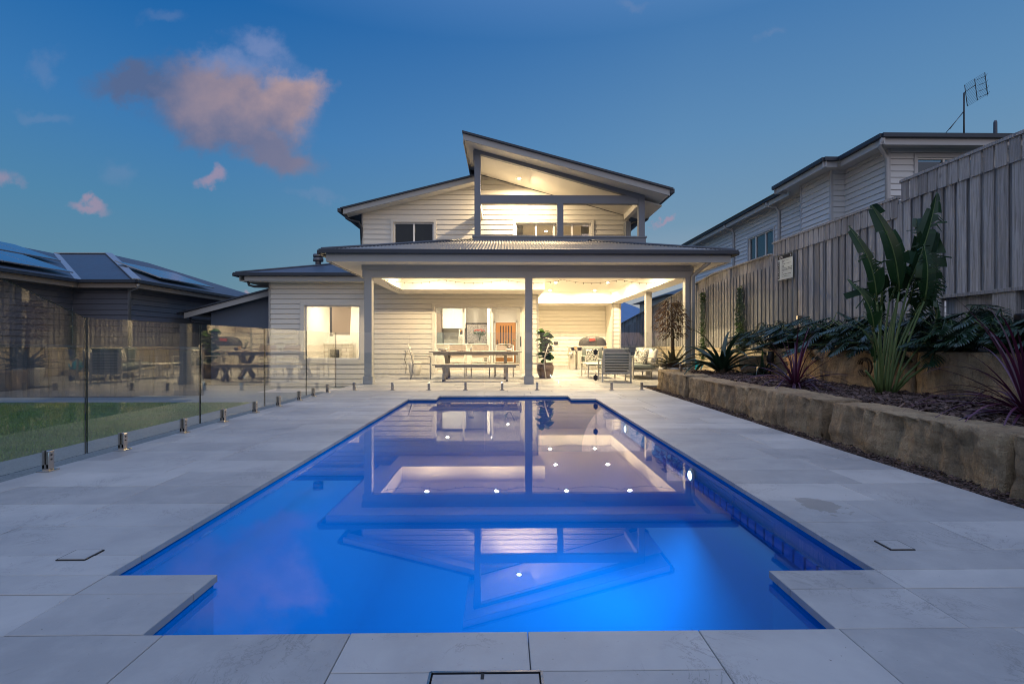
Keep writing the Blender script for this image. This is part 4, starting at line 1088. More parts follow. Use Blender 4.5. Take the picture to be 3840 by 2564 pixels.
for p in tips:
    for k in range(9): leafquad(mb, p+Vector((random.gauss(0,.02),random.gauss(0,.02),random.gauss(0,.02))), (random.gauss(0,1),random.gauss(0,1),random.gauss(0,.6)), .045, .02)
mb.build('leaves', M['leaf_vine'], t)

# ================= LOUNGE SETTING =================
def cushion(mb, x0, x1, y0, y1, z0, z1, n=8, puff=.35, Mx=None):
    vs = []; fs = []
    def pt(a, b, s):
        ea = 1-abs(2*a-1)**4; eb = 1-abs(2*b-1)**4
        h = (z1-z0)/2*(.55+.45*math.sqrt(max(0,ea*eb)))
        ins = .02
        return (x0+(x1-x0)*a, y0+(y1-y0)*b, (z0+z1)/2+s*h)
    for s in (-1, 1):
        for j in range(n+1):
            for i in range(n+1): vs.append(pt(i/n, j/n, s))
    m = (n+1)**2
    for j in range(n):
        for i in range(n):
            q = (j*(n+1)+i, j*(n+1)+i+1, (j+1)*(n+1)+i+1, (j+1)*(n+1)+i)
            fs.append(q[::-1]); fs.append(tuple(m+k for k in q))
    ringi = [i for i in range(n+1)] + [j*(n+1)+n for j in range(1,n+1)] + [n*(n+1)+i for i in range(n-1,-1,-1)] + [j*(n+1) for j in range(n-1,0,-1)]
    for k in range(len(ringi)):
        a, b = ringi[k], ringi[(k+1)%len(ringi)]; fs.append((a, b, m+b, m+a))
    if Mx is not None: vs = [Mx @ Vector(v) for v in vs]
    sm = mb.sm; mb.sm = True; mb.add(vs, fs); mb.sm = sm
def armchair():
    # back towards -Y, seat opens to +Y
    t = empty('lounge_armchair', (0,0,0), 'x', 'armchair', 'outdoor lounge armchairs')
    w = .36; wm = M['whitemetal']
    for sx in (-1,1):
        for yy, zt in ((-.36,.60),(.36,.56)):
            mb = MB(); mb.box(sx*w-.02 , sx*w+.02, yy-.02, yy+.02, 0, zt); mb.build('leg', wm, t, bevel=.003)
        mb = MB(); mb.box(sx*w-.03, sx*w+.03, -.38, .38, .565, .585); mb.build('armrest', wm, t, bevel=.003)
    mb = MB(); mb.box(-w+.02, w-.02, -.36, .36, .235, .275); mb.box(-w, w, -.385, -.345, .20, .26); mb.build('seat_frame', wm, t, bevel=.003)
    mb = MB()
    for sx in (-1,1): mb.box(sx*(w-.035)-.022, sx*(w-.035)+.022, -.40, -.37, .22, .76)
    mb.box(-w+.058, w-.058, -.40, -.37, .72, .76)
    for k in range(6): mb.box(-w+.058, w-.058, -.395, -.378, .30+k*.068, .335+k*.068)
    mb.build('backrest', wm, t, bevel=.003)
    mb = MB(); cushion(mb, -w+.03, w-.03, -.33, .38, .28, .43); mb.build('seat_cushion', M['cushgrey'], t)
    mb = MB(); cushion(mb, -w+.03, w-.03, 0, .50, -.065, .065, Mx=Matrix.Translation((0,-.285,.36)) @ Matrix.Rotation(R(97),4,'X')); mb.build('back_cushion', M['cushgrey'], t)
    return t
a0 = armchair()
a0.location = (2.87, 12.95, 0); a0.rotation_euler = (0,0,R(-3)); a0['label'] = 'slatted back lounge armchair with grey cushions, turned away in front of the gate'
a1 = copy_tree(a0); a1.location = (2.92, 16.1, 0); a1.rotation_euler = (0,0,R(182)); a1['label'] = 'lounge armchair with a leaf print pillow facing the pool beside the barbecue bench'
def pillow(x, y, z, rz, tilt, s, lab, mat='print'):
    mb = MB(); cushion(mb, -s/2, s/2, -s/2, s/2, -.07, .07, Mx=Matrix.Translation((x,y,z)) @ Matrix.Rotation(rz,4,'Z') @ Matrix.Rotation(tilt,4,'X'))
    mb.build('throw_pillow', M[mat], label=lab, cat='pillow', group='leaf print throw pillows' if mat == 'print' else None)
pillow(2.85, 16.03, .58, 0, R(78), .42, 'leaf print throw pillow on the armchair that faces the pool')
t = empty('coffee_table', (2.75, 14.5, 0), 'low cream metal coffee table between the armchairs', 'coffee table')
mb = MB(); mb.box(2.30, 3.10, 13.75, 15.0, .39, .415); mb.build('tabletop', M['whitemetal'], t, bevel=.003)
for x in (2.33, 3.07):
    for y in (13.78, 14.97): mb = MB(); mb.box(x-.02, x+.02, y-.02, y+.02, 0, .389); mb.build('leg', M['whitemetal'], t)
t = empty('outdoor_sofa', (3.95, 14.6, 0), 'long cream framed outdoor sofa with grey seat cushions by the inner post', 'sofa')
mb = MB(); mb.box(3.50, 4.28, 13.45, 15.35, .22, .27); mb.build('seat_frame', M['whitemetal'], t, bevel=.003)
for x in (3.50, 4.28):
    for y in (13.45, 14.4, 15.35):
        if x > 4 or y != 14.4: mb = MB(); mb.box(x-.02, x+.02, y-.02, y+.02, 0, .57 if y != 14.4 else .22); mb.build('leg', M['whitemetal'], t)
for y in (13.45, 15.35): mb = MB(); mb.box(3.47, 4.31, y-.03, y+.03, .57, .59); mb.build('armrest', M['whitemetal'], t)
mb = MB(); mb.box(4.27, 4.30, 13.47, 15.33, .70, .74)
for k in range(5): mb.box(4.275, 4.295, 13.5, 15.3, .32+k*.075, .355+k*.075)
mb.build('backrest', M['whitemetal'], t)
for y in (13.49, 14.42): mb = MB(); cushion(mb, 3.5, 4.12, y, y+.90, .275, .43); mb.build('seat_cushion', M['cushgrey'], t)
for y in (13.50, 14.42): mb = MB(); cushion(mb, -.44, .44, 0, .44, -.07, .07, Mx=Matrix.Translation((4.17,y+.44,.42)) @ Matrix.Rotation(R(-90),4,'Z') @ Matrix.Rotation(R(100),4,'X')); mb.build('back_cushion', M['cushgrey'], t)
pillow(3.80, 13.78, .60, R(-60), R(68), .46, 'leaf print throw pillow leaning at the near end of the sofa')
pillow(3.92, 14.35, .64, R(-80), R(70), .46, 'leaf print throw pillow in the middle of the sofa')
pillow(4.0, 13.62, .62, R(-50), R(75), .42, 'plain pale throw pillow in the near corner of the sofa', 'potwhite')
# barbecue bench
t = empty('barbecue_bench', (3.1, 18.7, 0), 'white timber barbecue bench against the alfresco wall', 'bench')
mb = MB(); mb.box(2.42, 3.80, 18.55, 19.3, .83, .88); mb.box(2.5,3.72,18.6,18.63,.70,.829); mb.build('benchtop', M['whitemetal'], t, bevel=.004)
for x in (2.55, 2.82, 3.65): mb = MB(); mb.box(x-.08, x+.08, 18.6, 19.2, 0, .829); mb.build('leg', M['whitemetal'], t, bevel=.003)
for x in (2.66, 3.78): mb = MB(); mb.box(x-.05, x+.05, 18.52, 18.549, .76, .86); mb.build('handle', M['oak'], t)
mb = MB(); mb.lathe([(.06,0),(.11,.02),(.12,.09),(.08,.13)], (2.45,18.5,.50), 14); mb.build('gas_fitting', M['steel'], t)
t = empty('covered_barbecue', (3.35, 18.9, .88), 'barbecue under a black vinyl cover with a red badge', 'barbecue')
mb = MB(); mb.sm = True; rows_ = []
for j, (hw, hd, z) in enumerate(((.52,.30,.882),(.51,.30,.96),(.47,.28,1.08),(.38,.24,1.18),(.22,.14,1.235))):
    rows_.append([(3.35+hw*math.copysign(abs(math.cos(a))**.5, math.cos(a))+random.gauss(0,.008), 18.9+hd*math.copysign(abs(math.sin(a))**.5, math.sin(a))+random.gauss(0,.008), z) for a in [2*math.pi*k/28 for k in range(28)]])
vs = sum(rows_, []); fs = [(j*28+k, j*28+(k+1)%28, (j+1)*28+(k+1)%28, (j+1)*28+k) for j in range(4) for k in range(28)] + [tuple(4*28+k for k in range(28))]
mb.add(vs, fs); mb.build('cover', M['bbqcover'], t)
mb = MB(); mb.bar((3.18,18.585,1.11),(3.40,18.585,1.13),.09,.10,(0,0,1)); mb.build('badge', M['redfab'], t)
mb = MB(); mb.box(2.12, 2.30, 21.34, 21.374, .93, 1.05); mb.build('power_outlet', M['black'], label='black weatherproof outlet on the alfresco wall by the fig', cat='outlet')
# pots
t = empty('planter', (-2.80, 15.55, 0), 'white round planter standing by the tap on the verandah', 'planter')
mb = MB(); mb.lathe([(.145,.004),(.155,.01),(.20,.30),(.205,.40),(.185,.41),(.18,.36)], (-2.80,15.55,0)); mb.build('pot', M['potwhite'], t)
mb = MB(); mb.lathe([(.182,.355),(.10,.37),(.02,.375)], (-2.80,15.55,0)); mb.build('soil', M['soil'], t)
t = empty('garden_tap', (-3.2, 16.2, .6), 'small outdoor tap with a loose hose end on the wall', 'tap')
mb = MB(); mb.tube([(-3.2,16.22,.67),(-3.2,16.12,.67),(-3.2,16.10,.60)], .018, 8); mb.tube([(-3.27,16.12,.74),(-3.13,16.12,.74)], .01, 6); mb.tube([(-3.2,16.12,.67),(-3.2,16.12,.74)], .01, 6); mb.build('spout', M['steel'], t)
mb = MB(); mb.tube([(-3.2,16.1,.60),(-3.23,16.1,.45),(-3.18,16.1,.3),(-3.2,16.12,.02)], .009, 6); mb.build('hose', M['tinlight'], t)
# fiddle fig
def bigleaf(mb, base, d, L, W, droop=.3, fold=.25, n=6, roll=0.0, tipw=.7):
    base = Vector(base); d = Vector(d).normalized(); side = d.cross(Vector((0,0,1)))
    if side.length < .05: side = Vector((1,0,0))
    side.normalize(); up = side.cross(d).normalized(); side = (side*math.cos(roll)+up*math.sin(roll)).normalized(); up = side.cross(d).normalized()
    vs = []; fs = []; p = base.copy(); dd = d.copy()
    for i in range(n+1):
        t = i/n; w = W*(math.sin(math.pi*min(1,t**tipw*.93+.04)))*.5
        vs += [p-side*w+up*w*fold, p.copy(), p+side*w+up*w*fold]
        dd = (dd - Vector((0,0,1))*droop/n).normalized(); up = side.cross(dd).normalized(); p = p+dd*L/n
        if i: b = (i-1)*3; fs += [(b,b+1,b+4,b+3),(b+1,b+2,b+5,b+4)]
    sm = mb.sm; mb.sm = True; mb.add(vs, fs); mb.sm = sm
t = empty('fiddle_leaf_fig', (1.16, 14.1, 0), 'fiddle leaf fig with large glossy leaves in a round brown pot', 'potted plant')
mb = MB(); mb.lathe([(.15,.004),(.17,.01),(.215,.12),(.245,.26),(.235,.36),(.205,.40),(.225,.425),(.225,.435),(.195,.43),(.19,.40)], (1.16,14.1,0)); mb.build('pot', M['potbrown'], t)
mb = MB(); mb.lathe([(.193,.40),(.1,.41),(.02,.412)], (1.16,14.1,0)); mb.build('soil', M['soil'], t)
random.seed(21)
mb = MB(); stem = [(1.16,14.1,.4),(1.14,14.1,.65),(1.17,14.1,.9),(1.13,14.1,1.15),(1.16,14.1,1.32)]; mb.tube(stem, [.018,.016,.013,.010,.006], 8); mb.tube([(1.16,14.1,.6),(1.22,14.08,.8),(1.26,14.06,1.0)], [.012,.01,.006], 7); mb.build('stem', M['bark'], t)
mb = MB()
for k in range(72):
    z = random.uniform(.52, 1.38); a = k*2.4+random.gauss(0,.3); x0 = 1.155+.012*math.sin(z*9); r = random.uniform(.5,1)
    bigleaf(mb, (x0,14.1,z), (math.cos(a), math.sin(a), random.uniform(-.1,.7)), random.uniform(.22,.31), random.uniform(.16,.22), random.uniform(.4,1.3), .2, 6, random.gauss(0,.4), 1.3)
mb.build('leaves', M['leaf_fig'], t)
# white pot with bromeliad and tall flower spike
BX, BYy = 4.02, 11.75
t = empty('bromeliad', (BX, BYy, 0), 'giant bronze bromeliad with a tall brown flower spike in a white pot', 'potted plant')
mb = MB(); mb.lathe([(.20,.004),(.22,.01),(.30,.20),(.33,.38),(.335,.42),(.31,.42),(.30,.38)], (BX,BYy,0)); mb.build('pot', M['potwhite'], t)
mb = MB(); mb.lathe([(.305,.38),(.1,.39),(.02,.392)], (BX,BYy,0)); mb.build('soil', M['soil'], t)
random.seed(31); mb = MB()
for k in range(30):
    a = k*2.399; el = .2+1.1*((k%10)/10); L = random.uniform(.5,.75)
    bigleaf(mb, (BX+.04*math.cos(a),BYy+.04*math.sin(a),.40), (math.cos(a)*math.cos(el), math.sin(a)*math.cos(el), math.sin(el)), L, .13, random.uniform(.5,1.1), .45, 8, 0, .55)
mb.build('leaves', M['leaf_brom'], t)
mb = MB(); mb.tube([(BX,BYy,.4),(BX-.02,BYy,.9),(BX-.03,BYy,1.35),(BX-.05,BYy,1.95)], [.05,.042,.032,.012], 9); mb.build('flower_stem', M['flowerspike'], t)
mb = MB()
for k in range(420):
    z = random.uniform(1.12, 1.98); a = random.uniform(0, 6.283); rr = .32*(1-abs((z-1.45)/.62)**2.0)+.05; r = rr*random.random()**.5
    p = Vector((BX-.04+r*math.cos(a), BYy+r*math.sin(a), z+random.gauss(0,.02)))
    bigleaf(mb, p, (math.cos(a), math.sin(a), random.uniform(-.5,.5)), random.uniform(.10,.17), .042, .9, .5, 3)
for k in range(26):
    z = 1.15+.032*k; a = k*2.399; rr = (.30*(1-abs((z-1.5)/.62)**2.2)+.04); mb.tube([(BX-.03,BYy,z-.05),(BX-.04+rr*math.cos(a),BYy+rr*math.sin(a),z+.02)], [.008,.004], 5)
mb.build('flower_head', M['flowerspike'], t)
# watering can
wx, wy = 5.95, 15.4
t = empty('watering_can', (wx, wy, 0), 'turquoise plastic watering can on the ground by the pale block wall', 'watering can')
mb = MB(); mb.lathe([(.11,.2),(.12,.21),(.125,.40),(.10,.44),(.06,.46)], (wx,wy,-.19+.17), 20); mb.tube([(wx+.10,wy,.07),(wx+.22,wy,.26),(wx+.26,wy,.36)], [.028,.02,.016], 8); mb.build('body', M['blueplastic'], t)
mb = MB(); mb.tube([(wx-.11,wy,.12),(wx-.18,wy,.26),(wx-.09,wy,.44),(wx+.02,wy,.50),(wx+.07,wy,.42)], .012, 8); mb.build('handle', M['blueplastic'], t)
t['label'] = 'turquoise plastic watering can by the pale block wall behind the dark strap plant'
mb = MB(); mb.box(5.75, 6.2, 15.2, 15.65, 0.0, .175); mb.build('concrete_block', M['block'], label='pale concrete block under the watering can', cat='block')

# string lights along the front beam and left beam
t = empty('string_lights', (.5, 12.3, 2.56), 'thin cable of small unlit bulbs looped under the verandah beam', 'string lights')
mb = MB(); bl = MB(); hooks = [(-3.0,12.34),(-1.55,12.34),(0.0,12.34),(1.45,12.34),(2.9,12.34),(4.2,12.34)]
def catenary(a, b, sag, n=14):
    a = Vector(a); b = Vector(b); return [a.lerp(b, i/n)-Vector((0,0,sag*4*(i/n)*(1-i/n))) for i in range(n+1)]
for (xa, ya), (xb, yb) in zip(hooks[:-1], hooks[1:]):
    c = catenary((xa,ya,2.575), (xb,yb,2.575), .085); mb.tube(c, .0035, 5)
    for p in c[1:-1:2]: bl.lathe([(.004,p.z-.0),(.009,p.z-.012),(.006,p.z-.03),(.001,p.z-.036)], (p.x,p.y,0), 6)
c = catenary((-3.0,12.36,2.58), (-3.03,14.7,2.56), .07, 18); mb.tube(c, .0035, 5)
for p in c[1:-1:2]: bl.lathe([(.004,p.z),(.009,p.z-.012),(.006,p.z-.03),(.001,p.z-.036)], (p.x,p.y,0), 6)
mb.build('cable', M['tinlight'], t); bl.build('bulb', M['tinlight'], t)

# ================= INTERIOR THINGS =================
def P_(px, d): return (px-1157)/1138*d
t = empty('kitchen_cabinets', (-2.2, 20.8, 0), 'white kitchen wall cupboards above a grey splashback, seen through the sliding door', 'cabinets')
mb = MB(); mb.box(-2.66, -2.21, 21.3, 21.85, 1.62, 2.6); mb.box(-2.205, -1.66, 21.3, 21.85, 1.62, 2.6); mb.build('wall_cupboard', M['joinery'], t, bevel=.004)
mb = MB(); mb.box(-3.2, -1.66, 21.86, 21.885, .95, 1.62); mb.build('splashback', M['splash'], t)
mb = MB(); mb.box(-3.2, -1.68, 21.25, 21.85, .02, .90); mb.box(-3.2,-1.68,21.2,21.85,.905,.94); mb.build('base_cupboard', M['joinery'], t)
t = empty('wall_oven_tower', (-2.95, 21.5, 0), 'tall beige and grey oven cupboard at the left of the kitchen', 'cupboard')
mb = MB(); mb.box(-3.2, -2.70, 21.25, 21.84, 1.45, 2.25); mb.build('door', M['sling'], t, bevel=.003)
mb = MB(); mb.box(-3.19, -2.66, 21.2, 21.84, .95, 1.45); mb.build('oven', M['cushgrey'], t, bevel=.003)
t = empty('refrigerator', (-1.2, 21.4, 0), 'beige two door refrigerator in a dark framed recess', 'refrigerator')
mb = MB(); mb.box(-1.62, -1.16, 21.25, 21.85, .05, 1.80); mb.box(-1.15, -.72, 21.25, 21.85, .05, 1.80); mb.build('door', M['steel'], t, bevel=.006)
mb = MB(); mb.box(-1.66, -1.625, 21.2, 21.88, .02, 1.84); mb.box(-.715, -.68, 21.2, 21.88, .02, 1.84); mb.box(-1.66, -.68, 21.2, 21.88, 1.81, 1.85); mb.build('surround', M['darkfab'], t)
t = empty('kitchen_island', (-2, 19.2, 0), 'white kitchen island bench behind the sliding door', 'kitchen island')
mb = MB(); mb.box(-3.0, -.75, 18.8, 19.6, .93, .98); mb.build('benchtop', M['joinery'], t, bevel=.004)
mb = MB(); mb.box(-2.95, -.8, 18.9, 19.55, .02, .929); mb.build('base', M['wallin'], t)
t = empty('flower_vase', (-.95, 19.0, .98), 'vase of pink and coral roses on the kitchen island', 'flowers')
mb = MB(); mb.lathe([(.04,.982),(.06,1.0),(.065,1.08),(.04,1.16),(.045,1.18),(.035,1.18)], (-.95,19,0), 18); mb.build('vase', M['glass'], t)
random.seed(8); mb = MB(); fl = MB()
for k in range(13):
    a = k*2.4; r = .05+.17*(k/13)**.5; p = Vector((-.95+r*math.cos(a), 19+r*math.sin(a), 1.50-r*.35+random.gauss(0,.01)))
    mb.tube([(-.95,19,1.05),(-.95+r*.3*math.cos(a),19+r*.3*math.sin(a),1.25),p], [.004,.004,.003], 5)
    for q in range(9):
        b = q*2.4; bigleaf(fl, p, (math.cos(b)*.8, math.sin(b)*.8, .9-.05*q), .055, .05, -.3, .5, 3)
    for q in range(8): leafquad(mb, p-Vector((0,0,.09+.03*random.random())), (random.gauss(0,1),random.gauss(0,1),random.gauss(0,.4)), .11, .055)
mb.build('stems', M['leaf_fig'], t); fl.build('petals', M['pinkflower'], t)
t = empty('wall_picture', (-1.75, 21.0, 1.4), 'small framed print with an orange corner in the kitchen', 'picture')
mb = MB(); mb.box(-1.93, -1.70, 20.98, 21.0, 1.27, 1.58); mb.build('frame', M['potwhite'], t)
mb = MB(); mb.box(-1.89, -1.74, 20.97, 20.979, 1.36, 1.55); mb.build('print', M['darkfab'], t)
mb = MB(); mb.box(-1.88, -1.83, 20.965, 20.969, 1.47, 1.54); mb.build('orange_patch', M['orangewood'], t)
t['label'] = 'small framed print with an orange corner standing in the kitchen'
mb = MB(); mb.box(-1.95, -1.68, 20.94, 21.02, .941, 1.269); mb.build('stand', M['splash'], t)
# living room
t = empty('wood_heater', (-4.9, 19.2, 0), 'grey framed wood heater set in a whitewashed brick fireplace', 'fireplace')
LY = 20.4
mb = MB(); mb.box(P_(742,LY), P_(803,LY)-.02, LY, LY+.5, .0, .95); mb.build('brick_surround', M['wbrick'], t)
mb = MB(); mb.box(P_(738,LY), P_(806,LY), LY-.05, LY+.5, .951, 1.03); mb.build('mantel', M['joinery'], t, bevel=.004)
mb = MB(); a, b_ = P_(755,LY), P_(785,LY); mb.box(a, b_, LY-.04, LY-.003, .18, .82); mb.build('heater_frame', M['steel'], t)
mb = MB(); mb.box(a+.08, b_-.08, LY-.055, LY-.041, .32, .72); mb.build('heater_glass', M['darkglass'], t)
t = empty('television', (-6.9, 19, 1.2), 'large wall mounted television seen at an angle above the fireplace', 'television')
mb = MB(); mb.ext([(P_(761,18.6),18.6,1.30),(P_(790,18.6),19.3,1.30),(P_(793,18.6),19.3,2.42),(P_(763,18.6),18.6,2.42)], (.03,-.05,0)); mb.build('screen', M['sling'], t, fixn=True)
mb = MB(); mb.box(P_(757,18.5), P_(762,18.5), 18.55, 18.7, 1.25, 2.5); mb.build('mount', M['darkfab'], t)
t = empty('sofa', (-4.0, 17.3, 0), 'dark upholstered sofa end behind the big living room window', 'sofa')
mb = MB(); mb.box(-4.85, -3.5, 17.0, 17.9, .1, .62); mb.build('base', M['darkfab'], t, bevel=.06)
mb = MB(); mb.box(-4.75, -3.5, 17.55, 17.9, .621, .86); mb.build('backrest', M['darkfab'], t, bevel=.08)
t = empty('sideboard', (-3.9, 19.2, 0), 'oak timber sideboard behind the dark sofa in the living room', 'sideboard')
mb = MB(); mb.box(-4.9, -3.45, 18.8, 19.4, .75, 1.0); mb.box(-4.85,-3.5,18.85,19.35,.02,.749); mb.build('cabinet', M['oak'], t, bevel=.01)
t = empty('curtain', (.45, 16.5, 4), 'linen curtain at the left side of the lit balcony window', 'curtain')
def curtain(x0, x1, par):
    mb = MB(); mb.sm = True; vs = []; fs = []
    for i in range(33):
        x = x0+(x1-x0)*i/32; y = 16.52+.02*math.sin(i*1.3); vs += [(x,y,3.5),(x,y,4.9)]
        if i: fs.append((2*i-2,2*i,2*i+1,2*i-1))
    mb.add(vs, fs); mb.build('drape', M['curtain'], par)
curtain(.40, .62, t)
t = empty('curtain', (2.7, 16.5, 4), 'linen curtain at the right side of the lit balcony window', 'curtain'); curtain(2.55, 2.8, t)
# ================= PLANTS =================
def strap_plant(name, loc, n, L0, L1, W, mat, lab, cat, seed, el0=.45, el1=1.5, droop=1.6, xbias=0, trunk=None, group=None):
    random.seed(seed); t = empty(name, loc, lab, cat, group); mb = MB(); x, y, z = loc
    for k in range(n):
        a = k*2.399+random.gauss(0,.2); el = random.uniform(el0, el1); L = random.uniform(L0, L1)
        bigleaf(mb, (x+.03*math.cos(a), y+.03*math.sin(a), z+random.uniform(0,.05)), (math.cos(a)*math.cos(el), math.sin(a)*math.cos(el), math.sin(el)), L, W*random.uniform(.7,1.15), droop*random.uniform(.5,1.2), .5, 11, random.gauss(0,.2), .45)
    mb.build('leaves', M[mat], t)
    if trunk: mb = MB(); mb.tube([(x,y,z-.03),(x,y,z+.12),(x+.01,y,z+.28)], [.09,.075,.04], 9); mb.build('stem', M['bark'], t)
    return t
strap_plant('strap_leaf_lily', (4.42, 10.05, .36), 34, .8, 1.35, .105, 'leaf_dark', 'dark green arching strap leaved lily at the far end of the garden bed', 'plant', 41, .55, 1.5, 2.0, trunk=1)
strap_plant('strap_leaf_lily', (5.0, 9.55, .36), 22, .5, .9, .07, 'leaf_dark', 'smaller dark strap leaved plant between the arching lily and the left purple flax', 'plant', 47, .3, 1.4, 1.8)
strap_plant('purple_flax', (4.05, 6.85, .37), 75, .6, 1.0, .026, 'leaf_purple', 'burgundy purple flax with thin spiky leaves in the middle of the front bed', 'plant', 42, .15, 1.45, 1.7, group='purple flax plants')
strap_plant('purple_flax', (4.35, 4.05, .37), 80, .7, 1.15, .028, 'leaf_purple', 'dark purple flax with spiky leaves at the right frame edge', 'plant', 43, .15, 1.45, 1.7, group='purple flax plants')
# bird of paradise
SXx, SYy, SZ = 4.78, 6.15, .36
t = empty('bird_of_paradise', (SXx, SYy, SZ), 'tall bird of paradise plant with paddle leaves in front of the timber fence', 'plant')
random.seed(51)
def paddle(base, mid, top, Lf, Wf, tear, lean, yell=False, fold=.25):
    Wf *= .8
    # petiole from base to mid, then blade from mid to beyond along (top-mid)
    mb = MB(); B = Vector(base); Mm = Vector(mid); T = Vector(top)
    ctrl = B.lerp(Mm, .5) + Vector(((Mm.x-B.x)*-.18, 0, .03))
    pts = [(B*(1-s)**2 + ctrl*2*s*(1-s) + Mm*s*s) for s in [i/8 for i in range(9)]]
    mb.tube(pts, [.020,.015,.0135,.013,.012,.0115,.011,.0105,.010], 8)
    o = mb.build('petiole', M['petiole'], t)
    lf = MB(); d = (T-Mm); Lb = d.length; d.normalize()
    side = Vector(lean).normalized(); side = (side-d*side.dot(d)).normalized(); up = side.cross(d)
    bend = lambda s: Mm + d*Lb*s + up*.08*math.sin(s*math.pi) 
    n = 36
    for sg in (-1, 1):
        i = 0
        while i < n:
            run = 1 if random.random() < tear else random.randint(4, 12)
            j = min(n, i+run); gap = random.uniform(.35,.75) if run == 1 else .12
            vs = []; fs = []
            ks = [i+(j-i)*q/max(1,(j-i)) for q in range(0, (j-i)+1)]
            dr = random.uniform(.25,.9) if run == 1 else .12; curl = random.gauss(0,.04); sc2_ = random.gauss(0,.03) if run == 1 else 0
            for q, kk in enumerate(ks):
                s = kk/n; s2 = s
                if q == len(ks)-1: s2 = s-gap/n
                w = Wf*.5*math.sin(math.pi*min(1,(s**.62)*.97+.02))**.75
                p0 = bend(s); tip = bend(min(1,s2*.93+.09+sc2_)) + side*sg*w
                m1 = p0.lerp(tip, .5) + up*w*fold
                tip = tip + up*w*fold*.9 - Vector((0,0,w*dr)) + up*curl
                vs += [p0, m1, tip]
            for q in range(len(ks)-1):
                b = q*3; fs += [(b,b+1,b+4,b+3),(b+1,b+2,b+5,b+4)]
            lf.sm = False; lf.add(vs, fs); i = j
    lf.build('leaf', M['leaf_yell'] if yell else M['leaf_strel'], t)
    mr = MB(); mr.tube([bend(i/8) for i in range(9)], [.012*(1-i/9)+.002 for i in range(9)], 6); mr.build('midrib', M['petiole'], o)
def S(px, py, d):      # world point on the sight line at depth d, in the plant's own place
    xc = (px-1174)/1138*d; return Vector((d*math.sin(YAW)+xc*math.cos(YAW), d*math.cos(YAW)-xc*math.sin(YAW), 1+(786-py)/1138*d))
LV = [ # base offset, mid px, tip px, depth, width, tear
 ((.00,.0), (2062,668), (1998,470), 6.15, .42, .22, (1,.25,.1)),
 ((.04,.0), (2085,650), (2148,442), 6.25, .38, .7, (1,-.2,.3)),
 ((-.05,.02), (2010,690), (1945,518), 6.0, .34, .75, (1,.4,.2)),
 ((-.09,-.02), (2003,760), (1944,640), 5.9, .32, .8, (1,.5,.4)),
 ((.07,.03), (2112,700), (2135,535), 6.3, .38, .92, (1,.1,.2)),
 ((.02,.06), (2070,640), (2100,500), 6.5, .34, .85, (1,.3,.3)),
 ((.10,-.02), (2120,690), (2118,560), 6.1, .36, .95, (1,-.3,.2)),
 ((-.02,.05), (2040,690), (2050,560), 6.4, .34, .85, (.9,.5,.3)),
 ((.09,.06), (2090,730), (2130,620), 6.5, .36, .95, (1,-.2,.2)),
 ((-.06,.08), (2020,740), (1975,660), 6.6, .36, .9, (1,.5,.4)),
 ((-.12,.03), (2005,830), (1965,745), 6.3, .26, .9, (1,.4,.3)),
 ((.05,.08), (2080,700), (2115,500), 6.45, .34, .9, (1,.2,.4)),
 ((-.04,.07), (2022,700), (1975,575), 6.35, .34, .9, (1,.6,.3)),
 ((.0,.09), (2055,700), (2035,600), 6.55, .34, .9, (1,.2,.5)),
 ((.06,.09), (2100,720), (2140,600), 6.5, .34, .95, (1,-.1,.5)),
 ((.11,.02), (2105,800), (2148,690), 6.2, .28, .8, (1,.4,.2)),
]
for (ox, oy), m_, tp, d, w, tear, lean in LV:
    paddle((SXx+ox*.8, SYy+oy, SZ), S(*m_, d), S(*tp, d), 0, w, tear, lean)
for px, py in ((2110,830),(2125,838),(1985,850)):   # cut petiole stubs
    mb = MB(); q = S(px, py, 6.1); b = Vector((SXx+(q.x-SXx)*.22, SYy, SZ)); mb.tube([b, b.lerp(q,.5)+Vector((0,0,.03)), q], [.02,.016,.012], 8); mb.build('petiole', M['petiole'], t)
# philodendron hedge
def philo(x, y, z, s, seed, lab):
    random.seed(seed); t = empty('split_leaf_philodendron', (x,y,z), lab, 'shrub', 'split leaf philodendrons along the fence')
    mb = MB(); st = MB()
    for k in range(44):
        a = k*2.399; el = random.uniform(.05,1.3); L = s*random.uniform(.5,.95)
        tip = Vector((x+math.cos(a)*math.cos(el)*L, y+math.sin(a)*math.cos(el)*L*1.1, z+.05+math.sin(el)*L*.85))
        st.tube([(x,y,z), Vector((x,y,z)).lerp(tip,.5)+Vector((0,0,.08)), tip], [.012,.009,.006], 5)
        d = Vector((math.cos(a), math.sin(a), random.uniform(-.9,-.1))).normalized(); side = d.cross(Vector((0,0,1))).normalized(); up = side.cross(d)
        LL = s*random.uniform(.38,.55)
        spine = [tip+d*LL*i/5-Vector((0,0,.05*(i/5)**2)) for i in range(6)]
        mb.tube(spine, [.008,.012,.012,.010,.008,.003], 4)
        for i in range(13):
            u_ = i/12; p = tip+d*LL*u_*.95
            for sg in (-1,1):
                ln = LL*.52*math.sin(math.pi*(u_*.72+.22)); dr = (side*sg*math.cos(.15+u_*.95) + d*math.sin(.15+u_*.95)).normalized()
                bigleaf(mb, p, dr+up*.15, ln, .025+.010*s, .5, .3, 4, random.gauss(0,.2), .7)
    mb.build('leaves', M['leaf_phil'], t); st.build('stems', M['petiole'], t)
